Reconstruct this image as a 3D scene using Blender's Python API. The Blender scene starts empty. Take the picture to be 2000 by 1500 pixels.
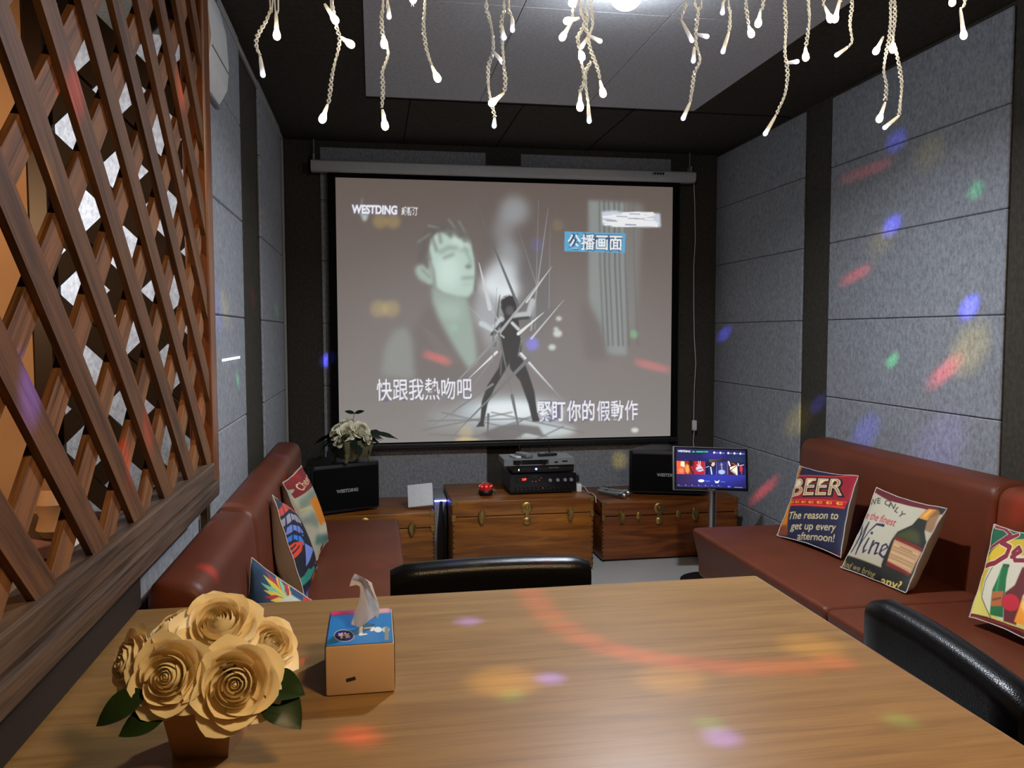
import bpy, bmesh, math, random
import numpy as np
from mathutils import Vector, Matrix, Euler
random.seed(7)
PI = math.pi
SC = bpy.context.scene
COL = SC.collection

# ------------------------------------------------------------------ camera
CAM_H, FPX = 1.30, 1590.0
YAW, PITCH, ROLL = .16827, .062447, -.0020984
def cam_axes():
    cy, sy, cp, sp, cr, sr = math.cos(YAW), math.sin(YAW), math.cos(PITCH), math.sin(PITCH), math.cos(ROLL), math.sin(ROLL)
    f = Vector((sy*cp, cy*cp, -sp)); rt = Vector((cy, -sy, 0)); up = rt.cross(f)
    return cr*rt + sr*up, -sr*rt + cr*up, f
RT, UP, FW = cam_axes()
cam = bpy.data.cameras.new('camera'); cam_o = bpy.data.objects.new('camera', cam); COL.objects.link(cam_o)
cam.sensor_width = 36; cam.lens = FPX/2000*36; cam.clip_start = .02
cam_o.matrix_world = Matrix(((RT.x, UP.x, -FW.x, 0), (RT.y, UP.y, -FW.y, 0), (RT.z, UP.z, -FW.z, CAM_H), (0, 0, 0, 1)))
SC.camera = cam_o
def at(x, y, ax, val):
    """the point of the room where the photo's pixel x, y meets the plane ax = val"""
    d = RT*((x-1000)/FPX) - UP*((y-750)/FPX) + FW
    o = Vector((0, 0, CAM_H)); i = 'XYZ'.index(ax)
    return o + d*((val-o[i])/d[i])

# ------------------------------------------------------------------ world, lights, exposure
SC.view_settings.view_transform = 'Standard'; SC.view_settings.look = 'None'
SC.view_settings.gamma = 1; SC.view_settings.use_curve_mapping = False
SC.view_settings.exposure = 0.0
w = bpy.data.worlds.new('world'); SC.world = w; w.use_nodes = True
w.node_tree.nodes['Background'].inputs[0].default_value = (.9, .8, .7, 1)
w.node_tree.nodes['Background'].inputs[1].default_value = .022
def lamp(name, kind, loc, energy, color, target=None, **kw):
    d = bpy.data.lights.new(name, kind); d.energy = energy; d.color = color
    for k, v in kw.items(): setattr(d, k, v)
    o = bpy.data.objects.new(name, d); COL.objects.link(o); o.location = loc
    if target is not None: o.rotation_euler = (Vector(target)-Vector(loc)).to_track_quat('-Z', 'Y').to_euler()
    return o
# cool led bulb of the room (faces down), warm lamps of the space behind the camera and of the next booth
lamp('bulb_light', 'AREA', (.87, 2.55, 2.29), 34, (.86, .92, 1), (.87, 2.55, 0), shape='DISK', size=.09, spread=2.75)
lamp('warm_lamp', 'AREA', (.80, .20, 2.40), 21, (1, .68, .36), (.60, 1.15, .75), shape='DISK', size=.35, spread=2.3)
lamp('booth_lamp', 'POINT', (-1.25, 2.78, 1.75), 40, (.9, .95, 1), shadow_soft_size=.05)
lamp('booth_warm_lamp', 'SPOT', (-1.35, 1.35, 1.7), 30, (1, .58, .29), (-1.15, 2.46, 1.35), spot_size=1.7, spot_blend=.6, shadow_soft_size=.1)

# ------------------------------------------------------------------ materials
def srgb(r, g, b):
    f = lambda c: (c/255/12.92) if c/255 <= .04045 else ((c/255+.055)/1.055)**2.4
    return (f(r), f(g), f(b), 1)
def newmat(name):
    m = bpy.data.materials.new(name); m.use_nodes = True
    n = m.node_tree.nodes; b = n['Principled BSDF']
    return m, n, m.node_tree.links, b
def plain(name, c, rough=.5, metal=0, emit=0, spec=.5, noise=.08, scale=40, bump=0, coat=0, emit_c=None):
    m, n, L, b = newmat(name)
    t = n.new('ShaderNodeTexCoord'); ns = n.new('ShaderNodeTexNoise'); ns.inputs['Scale'].default_value = scale
    L.new(t.outputs['Object'], ns.inputs['Vector'])
    mx = n.new('ShaderNodeMix'); mx.data_type = 'RGBA'
    mx.inputs[6].default_value = tuple(x*(1-noise) for x in c[:3])+(1,); mx.inputs[7].default_value = tuple(min(1, x*(1+noise)) for x in c[:3])+(1,)
    L.new(ns.outputs['Fac'], mx.inputs[0]); L.new(mx.outputs[2], b.inputs['Base Color'])
    b.inputs['Roughness'].default_value = rough; b.inputs['Metallic'].default_value = metal
    b.inputs['Specular IOR Level'].default_value = spec; b.inputs['Coat Weight'].default_value = coat
    if emit:
        b.inputs['Emission Color'].default_value = emit_c or c; b.inputs['Emission Strength'].default_value = emit
    if bump:
        bp = n.new('ShaderNodeBump'); bp.inputs['Strength'].default_value = bump; bp.inputs['Distance'].default_value = .002
        L.new(ns.outputs['Fac'], bp.inputs['Height']); L.new(bp.outputs[0], b.inputs['Normal'])
    return m
def felt(name, c, contrast=.35):
    m, n, L, b = newmat(name)
    t = n.new('ShaderNodeTexCoord')
    mp = n.new('ShaderNodeMapping'); mp.inputs['Scale'].default_value = (1, 1, .6); L.new(t.outputs['Object'], mp.inputs[0])
    a = n.new('ShaderNodeTexNoise'); a.inputs['Scale'].default_value = 75; a.inputs['Detail'].default_value = 6; a.inputs['Roughness'].default_value = .75
    L.new(mp.outputs[0], a.inputs['Vector'])
    r = n.new('ShaderNodeValToRGB'); e = r.color_ramp.elements
    e[0].position = .36; e[0].color = tuple(x*(1-contrast) for x in c[:3])+(1,)
    e[1].position = .62; e[1].color = tuple(x*(1+contrast*.35) for x in c[:3])+(1,)
    L.new(a.outputs['Fac'], r.inputs[0]); L.new(r.outputs[0], b.inputs['Base Color'])
    b.inputs['Roughness'].default_value = .95; b.inputs['Specular IOR Level'].default_value = .12
    bp = n.new('ShaderNodeBump'); bp.inputs['Strength'].default_value = .25; bp.inputs['Distance'].default_value = .002
    L.new(a.outputs['Fac'], bp.inputs['Height']); L.new(bp.outputs[0], b.inputs['Normal'])
    return m
def wood(name, c0, c1, axis='X', rough=.4, scale=1.0, stretch=14, coat=0, fine=1.0, rot=0, bump=.1):
    """wood with its grain along axis (object space)"""
    m, n, L, b = newmat(name)
    t = n.new('ShaderNodeTexCoord')
    rt = n.new('ShaderNodeMapping'); rt.inputs['Rotation'].default_value = (rot, 0, 0); L.new(t.outputs['Object'], rt.inputs[0])
    mp = n.new('ShaderNodeMapping')
    s = [stretch*scale]*3; s['XYZ'.index(axis)] = scale*.9; mp.inputs['Scale'].default_value = s
    L.new(rt.outputs[0], mp.inputs[0])
    a = n.new('ShaderNodeTexNoise'); a.inputs['Scale'].default_value = 2.2; a.inputs['Detail'].default_value = 5; a.inputs['Distortion'].default_value = .9
    L.new(mp.outputs[0], a.inputs['Vector'])
    mp2 = n.new('ShaderNodeMapping'); s2 = [x*9 for x in s]; s2['XYZ'.index(axis)] = scale*3; mp2.inputs['Scale'].default_value = s2
    L.new(rt.outputs[0], mp2.inputs[0])
    f = n.new('ShaderNodeTexNoise'); f.inputs['Scale'].default_value = 2; f.inputs['Detail'].default_value = 2
    L.new(mp2.outputs[0], f.inputs['Vector'])
    ad = n.new('ShaderNodeMath'); ad.operation = 'MULTIPLY_ADD'; ad.inputs[1].default_value = .45*fine; L.new(f.outputs['Fac'], ad.inputs[0]); L.new(a.outputs['Fac'], ad.inputs[2])
    r = n.new('ShaderNodeValToRGB'); e = r.color_ramp.elements
    e[0].position = .45+.1*fine; e[0].color = c0; e[1].position = .72+.14*fine; e[1].color = c1
    L.new(ad.outputs[0], r.inputs[0]); L.new(r.outputs[0], b.inputs['Base Color'])
    b.inputs['Roughness'].default_value = rough; b.inputs['Coat Weight'].default_value = coat; b.inputs['Coat Roughness'].default_value = .25
    if bump:
        bp = n.new('ShaderNodeBump'); bp.inputs['Strength'].default_value = bump; bp.inputs['Distance'].default_value = .002
        L.new(ad.outputs[0], bp.inputs['Height']); L.new(bp.outputs[0], b.inputs['Normal'])
    return m
def leather(name, c, rough=.4, bump=.2):
    m, n, L, b = newmat(name)
    t = n.new('ShaderNodeTexCoord'); v = n.new('ShaderNodeTexVoronoi'); v.inputs['Scale'].default_value = 420
    L.new(t.outputs['Object'], v.inputs['Vector'])
    ns = n.new('ShaderNodeTexNoise'); ns.inputs['Scale'].default_value = 6; L.new(t.outputs['Object'], ns.inputs['Vector'])
    mx = n.new('ShaderNodeMix'); mx.data_type = 'RGBA'
    mx.inputs[6].default_value = tuple(x*.75 for x in c[:3])+(1,); mx.inputs[7].default_value = tuple(x*1.25 for x in c[:3])+(1,)
    L.new(ns.outputs['Fac'], mx.inputs[0]); L.new(mx.outputs[2], b.inputs['Base Color'])
    bp = n.new('ShaderNodeBump'); bp.inputs['Strength'].default_value = bump; bp.inputs['Distance'].default_value = .001
    L.new(v.outputs['Distance'], bp.inputs['Height']); L.new(bp.outputs[0], b.inputs['Normal'])
    b.inputs['Roughness'].default_value = rough
    return m
def painted(name, rough=.7, emit=0.0, base=1.0, sheen=0):
    """printed cloth or lit screen: the picture is the mesh's colour attribute"""
    m, n, L, b = newmat(name)
    a = n.new('ShaderNodeVertexColor'); a.layer_name = 'Col'
    if base == 1.0: L.new(a.outputs[0], b.inputs['Base Color'])
    else: b.inputs['Base Color'].default_value = (base, base, base, 1)
    b.inputs['Roughness'].default_value = rough
    if emit:
        L.new(a.outputs[0], b.inputs['Emission Color']); b.inputs['Emission Strength'].default_value = emit
    return m
M = {}
M['felt'] = felt('grey_felt', (.30, .315, .345, 1))
M['felt_ceiling'] = felt('pale_ceiling_felt', (.56, .57, .60, 1), .2)
M['dark'] = felt('dark_felt', (.060, .054, .044, 1), .3)
M['cream'] = plain('cream_plaster', (.62, .40, .24, 1), .8, noise=.06, scale=9)
M['floor'] = plain('pale_floor', (.42, .43, .42, 1), .3, noise=.08, scale=7)
M['table'] = wood('table_veneer', (.220, .122, .040, 1), (.300, .174, .060, 1), 'X', .36, 1.3, 13, coat=.15, fine=1.2, bump=.02)
M['table_edge'] = wood('table_edge_wood', (.22, .11, .05, 1), (.42, .25, .13, 1), 'Y', .4, 1, 12)
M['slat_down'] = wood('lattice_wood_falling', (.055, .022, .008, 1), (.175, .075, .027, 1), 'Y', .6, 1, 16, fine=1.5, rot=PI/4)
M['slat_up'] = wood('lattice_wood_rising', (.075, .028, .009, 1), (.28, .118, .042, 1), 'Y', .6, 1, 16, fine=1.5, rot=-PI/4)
M['post'] = wood('post_wood', (.10, .028, .010, 1), (.24, .085, .030, 1), 'Z', .35, 1, 14, coat=.3)
M['rail'] = wood('weathered_rail_wood', (.030, .018, .011, 1), (.135, .085, .055, 1), 'Y', .5, 1, 16, fine=1.2)
M['trunk'] = wood('camphor_wood', (.15, .045, .005, 1), (.34, .122, .014, 1), 'X', .36, 1, 9, coat=.12, fine=.5, bump=.03)
M['trunk_red'] = wood('reddish_camphor_wood', (.09, .020, .003, 1), (.24, .066, .008, 1), 'X', .36, 1, 9, coat=.12, fine=.5, bump=.03)
M['brass'] = plain('aged_brass', (.42, .28, .09, 1), .38, 1, noise=.3, scale=200)
M['brown'] = leather('brown_leather', (.112, .026, .010, 1), .48)
M['brown'].node_tree.nodes['Principled BSDF'].inputs['Specular IOR Level'].default_value = .32
M['stitch'] = plain('brown_thread', (.30, .12, .07, 1), .7)
M['black'] = leather('black_leather', (.004, .004, .005, 1), .27, .25)
M['black'].node_tree.nodes['Principled BSDF'].inputs['Specular IOR Level'].default_value = .26
M['blackp'] = plain('black_plastic', (.005, .005, .006, 1), .5)
M['blackc'] = plain('black_cloth', (.003, .003, .0035, 1), .95, noise=.4, scale=900, bump=.3, spec=.15)
M['blackg'] = plain('black_gloss', (.008, .008, .010, 1), .12)
M['shade_wood'] = plain('shade_painted_wood', (.014, .006, .003, 1), .7)  # lattice wood with the shade painted into its colour
M['leg'] = plain('dark_wood_leg', (.03, .015, .008, 1), .4)
M['steel'] = plain('brushed_steel', (.55, .56, .58, 1), .32, 1)
M['silver'] = plain('silver_plate', (.30, .33, .34, 1), .42, .6)
M['grey'] = plain('grey_plastic', (.22, .24, .25, 1), .5)
M['white'] = plain('white_plastic', (.75, .76, .77, 1), .4)
M['offwhite'] = plain('dull_white_enamel', (.50, .51, .52, 1), .5)
M['paper'] = plain('white_paper', (.72, .74, .77, 1), .8)
M['cable_white'] = plain('white_cable', (.55, .55, .52, 1), .5)
M['conduit'] = plain('grey_conduit', (.30, .30, .28, 1), .5)
M['card'] = plain('carton_board', (.60, .40, .24, 1), .75, noise=.05)
M['kraft'] = plain('kraft_pot', (.48, .26, .12, 1), .75, noise=.1)
M['greyback'] = plain('pale_linen', (.50, .46, .42, 1), .85, noise=.12, scale=300, bump=.2)
M['rose'] = plain('peach_petal', (1, .80, .50, 1), .6, noise=.07, scale=30, spec=.25)
M['rose'].node_tree.nodes['Principled BSDF'].inputs['Subsurface Weight'].default_value = .35
M['rose'].node_tree.nodes['Principled BSDF'].inputs['Subsurface Radius'].default_value = (.02, .010, .004)
M['rose'].node_tree.nodes['Principled BSDF'].inputs['Subsurface Scale'].default_value = .5
M['cream_petal'] = plain('cream_petal', (.90, .88, .70, 1), .6, noise=.08, scale=40)
M['leafd'] = plain('dark_leaf', (.018, .040, .022, 1), .45, noise=.4, scale=30)
M['leaf'] = plain('green_leaf', (.030, .070, .014, 1), .38, noise=.35, scale=40)
M['stone'] = plain('mossy_stone', (.11, .10, .045, 1), .85, noise=.55, scale=45, bump=.6)
M['red_gem'] = plain('red_dome_plastic', (.55, .02, .02, 1), .12, noise=.2, coat=1)
M['wire'] = plain('clear_wire', (.84, .91, 1, 1), .12, 0, noise=.02, coat=1)
_n, _L = M['wire'].node_tree.nodes, M['wire'].node_tree.links   # clear plastic: half of the light passes through it
_t = _n.new('ShaderNodeBsdfTranslucent'); _t.inputs[0].default_value = (.86, .93, 1, 1); _m = _n.new('ShaderNodeMixShader'); _m.inputs[0].default_value = .55
_L.new(_n['Principled BSDF'].outputs[0], _m.inputs[1]); _L.new(_t.outputs[0], _m.inputs[2]); _L.new(_m.outputs[0], _n['Material Output'].inputs['Surface'])
M['led'] = plain('warm_led', (1, .80, .52, 1), .3, emit=24, emit_c=(1, .72, .42, 1))
M['unlit_tip'] = plain('unlit_tip_glow', (.9, .92, 1, 1), .15, emit=1.1, emit_c=(.85, .85, 1, 1))  # tips of unlit clear bulbs, with a weak glow added to brighten them
M['bulb'] = plain('lit_bulb_glass', (1, 1, 1, 1), .3, emit=120, emit_c=(.86, .93, 1, 1))
M['blue_led'] = plain('blue_led', (.1, .15, 1, 1), .3, emit=14, emit_c=(.10, .16, 1, 1))
M['blue_bar'] = plain('blue_light_bar', (.2, .2, 1, 1), .3, emit=10, emit_c=(.12, .14, 1, 1))
M['red_led'] = plain('red_led', (1, .05, .03, 1), .3, emit=3.5, emit_c=(1, .04, .03, 1))
M['white_led'] = plain('white_led_strip', (.9, .9, 1, 1), .3, emit=2.5, emit_c=(.85, .88, 1, 1))
M['tissue'] = plain('tissue_paper', (.80, .78, .78, 1), .9)
M['glint'] = plain('yellow_plastic', (.75, .5, .03, 1), .4)
M['pink'] = plain('pink_print', (.55, .30, .30, 1), .7)
M['darkprint'] = plain('dark_print', (.02, .015, .015, 1), .7)
M['greyprint'] = plain('grey_print', (.30, .30, .31, 1), .5)
M['jar'] = plain('beige_ceramic', (.60, .38, .22, 1), .5)

# ------------------------------------------------------------------ object helpers
ROOT = {}
def thing(name, label, cat, loc=(0, 0, 0), rotz=0, group=None):
    o = bpy.data.objects.new(name, None); COL.objects.link(o); o.empty_display_size = .05
    o.location = loc; o.rotation_euler = (0, 0, rotz); o['label'] = label; o['category'] = cat
    if group: o['group'] = group
    ROOT[o] = o; return o
def tag(o, label, cat, group=None, kind=None):
    o['label'] = label; o['category'] = cat
    if group: o['group'] = group
    if kind: o['kind'] = kind
    return o
def obj(name, bm, mat, parent=None, smooth=False, local=False, label=None):
    """bm (room coordinates, or the thing's own when local) becomes ONE mesh object"""
    if parent is not None and not local:
        r = ROOT[parent]
        if r is not None:
            mi = (Matrix.Translation(r.location) @ r.rotation_euler.to_matrix().to_4x4()).inverted()
            bm.transform(mi)
    me = bpy.data.meshes.new(name)
    bmesh.ops.recalc_face_normals(bm, faces=bm.faces[:])
    if smooth:
        for f in bm.faces: f.smooth = True
    bm.to_mesh(me); bm.free()
    for x in (mat if isinstance(mat, (list, tuple)) else [mat]): me.materials.append(x)
    o = bpy.data.objects.new(name, me); COL.objects.link(o)
    if smooth:
        try: me.set_sharp_from_angle(angle=math.radians(42))
        except Exception: pass
    if parent is not None:
        o.parent = parent; ROOT[o] = ROOT[parent]
    else: ROOT[o] = None
    if label: o['label'] = label
    return o
def copy_tree(o, parent=None):
    kids = list(o.children)
    c = o.copy(); COL.objects.link(c)
    if parent is not None: c.parent = parent
    ROOT[c] = ROOT[parent] if parent is not None else c
    for k in kids: copy_tree(k, c)
    return c
def B(): return bmesh.new()
def box(bm, lo, hi, bev=0, seg=2, mat=None, mi=0):
    lo, hi = Vector(lo), Vector(hi); c = (lo+hi)/2; s = hi-lo
    r = bmesh.ops.create_cube(bm, size=1)
    vs = r['verts']
    for v in vs: v.co = Vector((v.co.x*s.x, v.co.y*s.y, v.co.z*s.z))
    if bev:
        es = list({e for v in vs for e in v.link_edges})
        rr = bmesh.ops.bevel(bm, geom=es, offset=min(bev, .49*min(s)), segments=seg, profile=.5, affect='EDGES')
        vs = list({v for f in rr['faces'] for v in f.verts} | {v for v in vs if v.is_valid})
    mt = Matrix.Translation(c) if mat is None else mat @ Matrix.Translation(c)
    for v in vs: v.co = mt @ v.co
    if mi:
        for f in {f for v in vs for f in v.link_faces}: f.material_index = mi
    return vs
def tube(bm, pts, r, seg=8, cap=True, mat=None):
    pts = [Vector(p) for p in pts]; rings = []
    rr = r if isinstance(r, (list, tuple)) else [r]*len(pts)
    t0 = (pts[1]-pts[0]).normalized()
    n = t0.orthogonal().normalized()
    for i, p in enumerate(pts):
        t = (pts[min(i+1, len(pts)-1)]-pts[max(i-1, 0)]).normalized()
        n = (n - t*n.dot(t)); n = n.normalized() if n.length > 1e-6 else t.orthogonal().normalized()
        b = t.cross(n)
        ring = [p + (n*math.cos(2*PI*k/seg)+b*math.sin(2*PI*k/seg))*rr[i] for k in range(seg)]
        rings.append([bm.verts.new(mat @ v if mat else v) for v in ring])
    for a, b in zip(rings, rings[1:]):
        for k in range(seg): bm.faces.new((a[k], a[(k+1) % seg], b[(k+1) % seg], b[k]))
    if cap:
        bm.faces.new(rings[0][::-1]); bm.faces.new(rings[-1])
def lathe(bm, prof, seg=24, mat=None):
    rings = []
    for r, z in prof:
        rings.append([bm.verts.new((mat @ Vector((r*math.cos(2*PI*k/seg), r*math.sin(2*PI*k/seg), z))) if mat else Vector((r*math.cos(2*PI*k/seg), r*math.sin(2*PI*k/seg), z))) for k in range(seg)])
    for a, b in zip(rings, rings[1:]):
        for k in range(seg): bm.faces.new((a[k], a[(k+1) % seg], b[(k+1) % seg], b[k]))
    bm.faces.new(rings[0][::-1]); bm.faces.new(rings[-1])
def prism(bm, poly, h, mat=None):
    """poly in local xy, extruded along +z by h, then moved by mat"""
    f = lambda x, y, z: (mat @ Vector((x, y, z))) if mat else Vector((x, y, z))
    a = [bm.verts.new(f(x, y, 0)) for x, y in poly]; b = [bm.verts.new(f(x, y, h)) for x, y in poly]
    bm.faces.new(a[::-1]); bm.faces.new(b); n = len(a)
    for k in range(n): bm.faces.new((a[k], a[(k+1) % n], b[(k+1) % n], b[k]))
def bevel_all(bm, off, seg=3):
    bmesh.ops.bevel(bm, geom=bm.edges[:], offset=off, segments=seg, profile=.5, affect='EDGES')
def text_bm(s, size, mat, ext=.0006, bold=0, shear=0, align='CENTER', bm=None):
    c = bpy.data.curves.new('t', 'FONT'); c.body = s; c.size = size; c.extrude = ext; c.offset = bold; c.shear = shear
    c.align_x = align; c.align_y = 'CENTER'
    o = bpy.data.objects.new('t', c); COL.objects.link(o)
    me = o.evaluated_get(bpy.context.evaluated_depsgraph_get()).to_mesh().copy()
    bpy.data.objects.remove(o); bpy.data.curves.remove(c)
    me.transform(mat); bm = bm or B(); bm.from_mesh(me); bpy.data.meshes.remove(me); return bm
def frame(o, xdir, ydir):
    """matrix with the given origin, x and y directions (z = x cross y)"""
    x = Vector(xdir).normalized(); y = Vector(ydir); y = (y - x*y.dot(x)).normalized(); z = x.cross(y); o = Vector(o)
    return Matrix(((x.x, y.x, z.x, o.x), (x.y, y.y, z.y, o.y), (x.z, y.z, z.z, o.z), (0, 0, 0, 1)))

# ------------------------------------------------------------------ printed pictures (raster drawing into colour attributes)
_glyph = {}
def glyph_tris(s, bold, shear):
    k = (s, bold, shear)
    if k not in _glyph:
        c = bpy.data.curves.new('t', 'FONT'); c.body = s; c.size = 1; c.offset = bold; c.shear = shear
        o = bpy.data.objects.new('t', c); COL.objects.link(o)
        me = o.evaluated_get(bpy.context.evaluated_depsgraph_get()).to_mesh(); me.calc_loop_triangles()
        V = np.array([v.co[:2] for v in me.vertices]); T = np.array([t.vertices[:] for t in me.loop_triangles])
        bpy.data.objects.remove(o); bpy.data.curves.remove(c)
        _glyph[k] = (V, T)
    return _glyph[k]
def homography(src, dst):
    A = []
    for (x, y), (u, v) in zip(src, dst):
        A.append([x, y, 1, 0, 0, 0, -u*x, -u*y, -u]); A.append([0, 0, 0, x, y, 1, -v*x, -v*y, -v])
    return np.linalg.svd(np.array(A, float))[2][-1].reshape(3, 3)
class Canvas:
    """colours are sRGB 0-255; drawing coordinates are those of quad (TL, TR, BR, BL)"""
    def __init__(s, w, h, bg, quad=None):
        s.w, s.h = w, h; s.a = np.zeros((h, w, 3)); s.a[:] = bg
        quad = quad or ((0, 0), (1, 0), (1, 1), (0, 1))
        s.H = homography(quad, ((0, 0), (w, 0), (w, h), (0, h)))
        q = s.map(quad); s.k = math.sqrt(w*h/abs(sum(quad[i][0]*quad[(i+1) % 4][1]-quad[(i+1) % 4][0]*quad[i][1] for i in range(4))/2))
    def map(s, pts):
        p = np.c_[np.array(pts, float).reshape(-1, 2), np.ones(len(pts))] @ s.H.T
        return p[:, :2]/p[:, 2:]
    def blur(s, m, r):
        if r <= .3: return m
        n = max(1, int(r*3)); k = np.exp(-.5*(np.arange(-n, n+1)/r)**2); k /= k.sum()
        for ax in (0, 1): m = np.apply_along_axis(lambda v: np.convolve(v, k, 'same'), ax, m)
        return m
    def comp(s, m, c, alpha=1, blur=0):
        if blur: m = s.blur(m, blur*s.k)
        m = np.clip(m, 0, 1)[..., None]*alpha
        s.a = s.a*(1-m)+np.array(c, float)*m
    def mask_poly(s, P):
        S = 3; m = np.zeros((s.h, s.w)); x0, y0 = np.floor(P.min(0)).astype(int); x1, y1 = np.ceil(P.max(0)).astype(int)+1
        x0, y0, x1, y1 = max(0, x0), max(0, y0), min(s.w, x1), min(s.h, y1)
        if x1 <= x0 or y1 <= y0: return m
        X = np.arange((x1-x0)*S)/S+x0+.5/S; Y = np.arange((y1-y0)*S)/S+y0+.5/S
        ins = np.zeros((len(Y), len(X)), bool); n = len(P)
        for i in range(n):
            (ax, ay), (bx, by) = P[i], P[(i+1) % n]
            if ay == by: continue
            c = (ay > Y) != (by > Y); xi = ax+(Y-ay)*(bx-ax)/(by-ay)
            ins ^= c[:, None] & (X[None, :] < xi[:, None])
        m[y0:y1, x0:x1] = ins.reshape(y1-y0, S, x1-x0, S).mean((1, 3)); return m
    def poly(s, pts, c, alpha=1, blur=0): s.comp(s.mask_poly(s.map(pts)), c, alpha, blur)
    def ell(s, cx, cy, rx, ry, c, alpha=1, blur=0, rot=0):
        t = np.linspace(0, 2*PI, 40, endpoint=False); x, y = rx*np.cos(t), ry*np.sin(t); cr, sr = math.cos(rot), math.sin(rot)
        s.poly(np.c_[cx+x*cr-y*sr, cy+x*sr+y*cr], c, alpha, blur)
    def line(s, pts, wd, c, alpha=1, blur=0):
        """stroke; wd a number or one width per point"""
        P = s.map(pts); W = np.array(wd if isinstance(wd, (list, tuple)) else [wd]*len(pts), float)*s.k/2
        m = np.zeros((s.h, s.w)); Y, X = np.mgrid[0:s.h, 0:s.w]+.5
        for i in range(len(P)-1):
            a, b = P[i], P[i+1]; r = max(W[i], W[i+1])+2
            x0, x1 = int(max(0, min(a[0], b[0])-r)), int(min(s.w, max(a[0], b[0])+r+1)); y0, y1 = int(max(0, min(a[1], b[1])-r)), int(min(s.h, max(a[1], b[1])+r+1))
            if x1 <= x0 or y1 <= y0: continue
            xx, yy = X[y0:y1, x0:x1], Y[y0:y1, x0:x1]; d = b-a; t = np.clip(((xx-a[0])*d[0]+(yy-a[1])*d[1])/max(d@d, 1e-9), 0, 1)
            dist = np.hypot(xx-a[0]-t*d[0], yy-a[1]-t*d[1])
            m[y0:y1, x0:x1] = np.maximum(m[y0:y1, x0:x1], np.clip(W[i]+t*(W[i+1]-W[i])-dist+.5, 0, 1)*min(1, .35+max(W[i], W[i+1])))
        s.comp(m, c, alpha, blur)
    def text(s, t, x, y, size, c, xs=1, rot=0, bold=0, shear=0, alpha=1, blur=0, outline=None, ow=.03, arc=None, center=False, fit=None):
        for col, bd in (([(outline, bold+ow)] if outline else []) + [(c, bold)]):
            V, T = glyph_tris(t, bd, shear)
            if not len(T): return
            px, py = V[:, 0].copy()*size*xs, -V[:, 1]*size
            if fit: px = (px-px.min())*fit/(px.max()-px.min())
            if center: px = px-(px.max()+px.min())/2
            if arc:  # bend along a circle of radius arc
                an = px/arc; px, py = (arc+(-py))*np.sin(an), arc-(arc+(-py))*np.cos(an)
            cr, sr = math.cos(rot), math.sin(rot)
            P = s.map(np.c_[x+px*cr-py*sr, y+px*sr+py*cr])
            S = 3; m = np.zeros((s.h*S, s.w*S), bool); P = P*S
            for tr in T:
                p = P[tr]; x0, y0 = np.maximum(np.floor(p.min(0)).astype(int), 0); x1, y1 = np.ceil(p.max(0)).astype(int)+1; x1, y1 = min(x1, s.w*S), min(y1, s.h*S)
                if x1 <= x0 or y1 <= y0: continue
                gx, gy = np.arange(x0, x1)+.5, (np.arange(y0, y1)+.5)[:, None]
                e = [(p[(i+1) % 3][0]-p[i][0])*(gy-p[i][1])-(p[(i+1) % 3][1]-p[i][1])*(gx-p[i][0]) for i in range(3)]
                m[y0:y1, x0:x1] |= ((e[0] >= 0) & (e[1] >= 0) & (e[2] >= 0)) | ((e[0] <= 0) & (e[1] <= 0) & (e[2] <= 0))
            s.comp(m.reshape(s.h, S, s.w, S).mean((1, 3)), col, alpha, blur)
    def linear(s, flip=False):
        c = np.clip(s.a/255, 0, 1); l = np.where(c <= .04045, c/12.92, ((c+.055)/1.055)**2.4)
        return l
def grid_obj(name, P, rgb, mat, parent=None):
    """P (h, w, 3) room points, rgb (h, w, 3) linear colours -> one mesh with colour attribute 'Col'"""
    h, wd = P.shape[:2]; r = ROOT.get(parent)
    V = P.reshape(-1, 3)
    if r is not None:
        mi = np.array((Matrix.Translation(r.location) @ r.rotation_euler.to_matrix().to_4x4()).inverted()); V = V @ mi[:3, :3].T + mi[:3, 3]
    me = bpy.data.meshes.new(name); nf = (h-1)*(wd-1)
    i = (np.arange(h-1)[:, None]*wd+np.arange(wd-1)).ravel(); F = np.c_[i, i+1, i+wd+1, i+wd][:, ::-1]
    me.vertices.add(h*wd); me.vertices.foreach_set('co', V.astype(np.float32).ravel())
    me.loops.add(nf*4); me.loops.foreach_set('vertex_index', F.astype(np.int32).ravel())
    me.polygons.add(nf); me.polygons.foreach_set('loop_start', np.arange(0, nf*4, 4, dtype=np.int32))
    me.update(calc_edges=True)
    me.polygons.foreach_set('use_smooth', np.ones(nf, bool))
    a = me.color_attributes.new('Col', 'FLOAT_COLOR', 'POINT')
    a.data.foreach_set('color', np.c_[rgb.reshape(-1, 3), np.ones(h*wd)].astype(np.float32).ravel())
    me.materials.append(mat)
    o = bpy.data.objects.new(name, me); COL.objects.link(o)
    if parent is not None: o.parent = parent; ROOT[o] = r
    else: ROOT[o] = None
    return o
M['print'] = painted('printed_cloth', .7)
M['print_gloss'] = painted('printed_film', .22)
M['picture'] = painted('projected_picture', .8, emit=.80, base=.15)
M['display'] = painted('display_panel', .15, emit=1.25, base=.01)

# ================================================================== SETTING
XL, XR, YB, ZC = -.50, 2.19, 5.0, 2.435
def structure(name, bm, mat, label=None, parent=None):
    o = obj(name, bm, mat, parent); 
    if parent is None: o['kind'] = 'structure'
    if label: o['label'] = label
    return o
b = B(); box(b, (-2.2, -1.6, -.06), (XR+.1, YB+.1, 0)); structure('floor', b, M['floor'], 'pale grey floor')
b = B(); box(b, (-2.2, -1.6, ZC), (XR+.1, YB+.1, ZC+.08)); ceil = structure('ceiling', b, M['dark'], 'dark felt ceiling')
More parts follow.
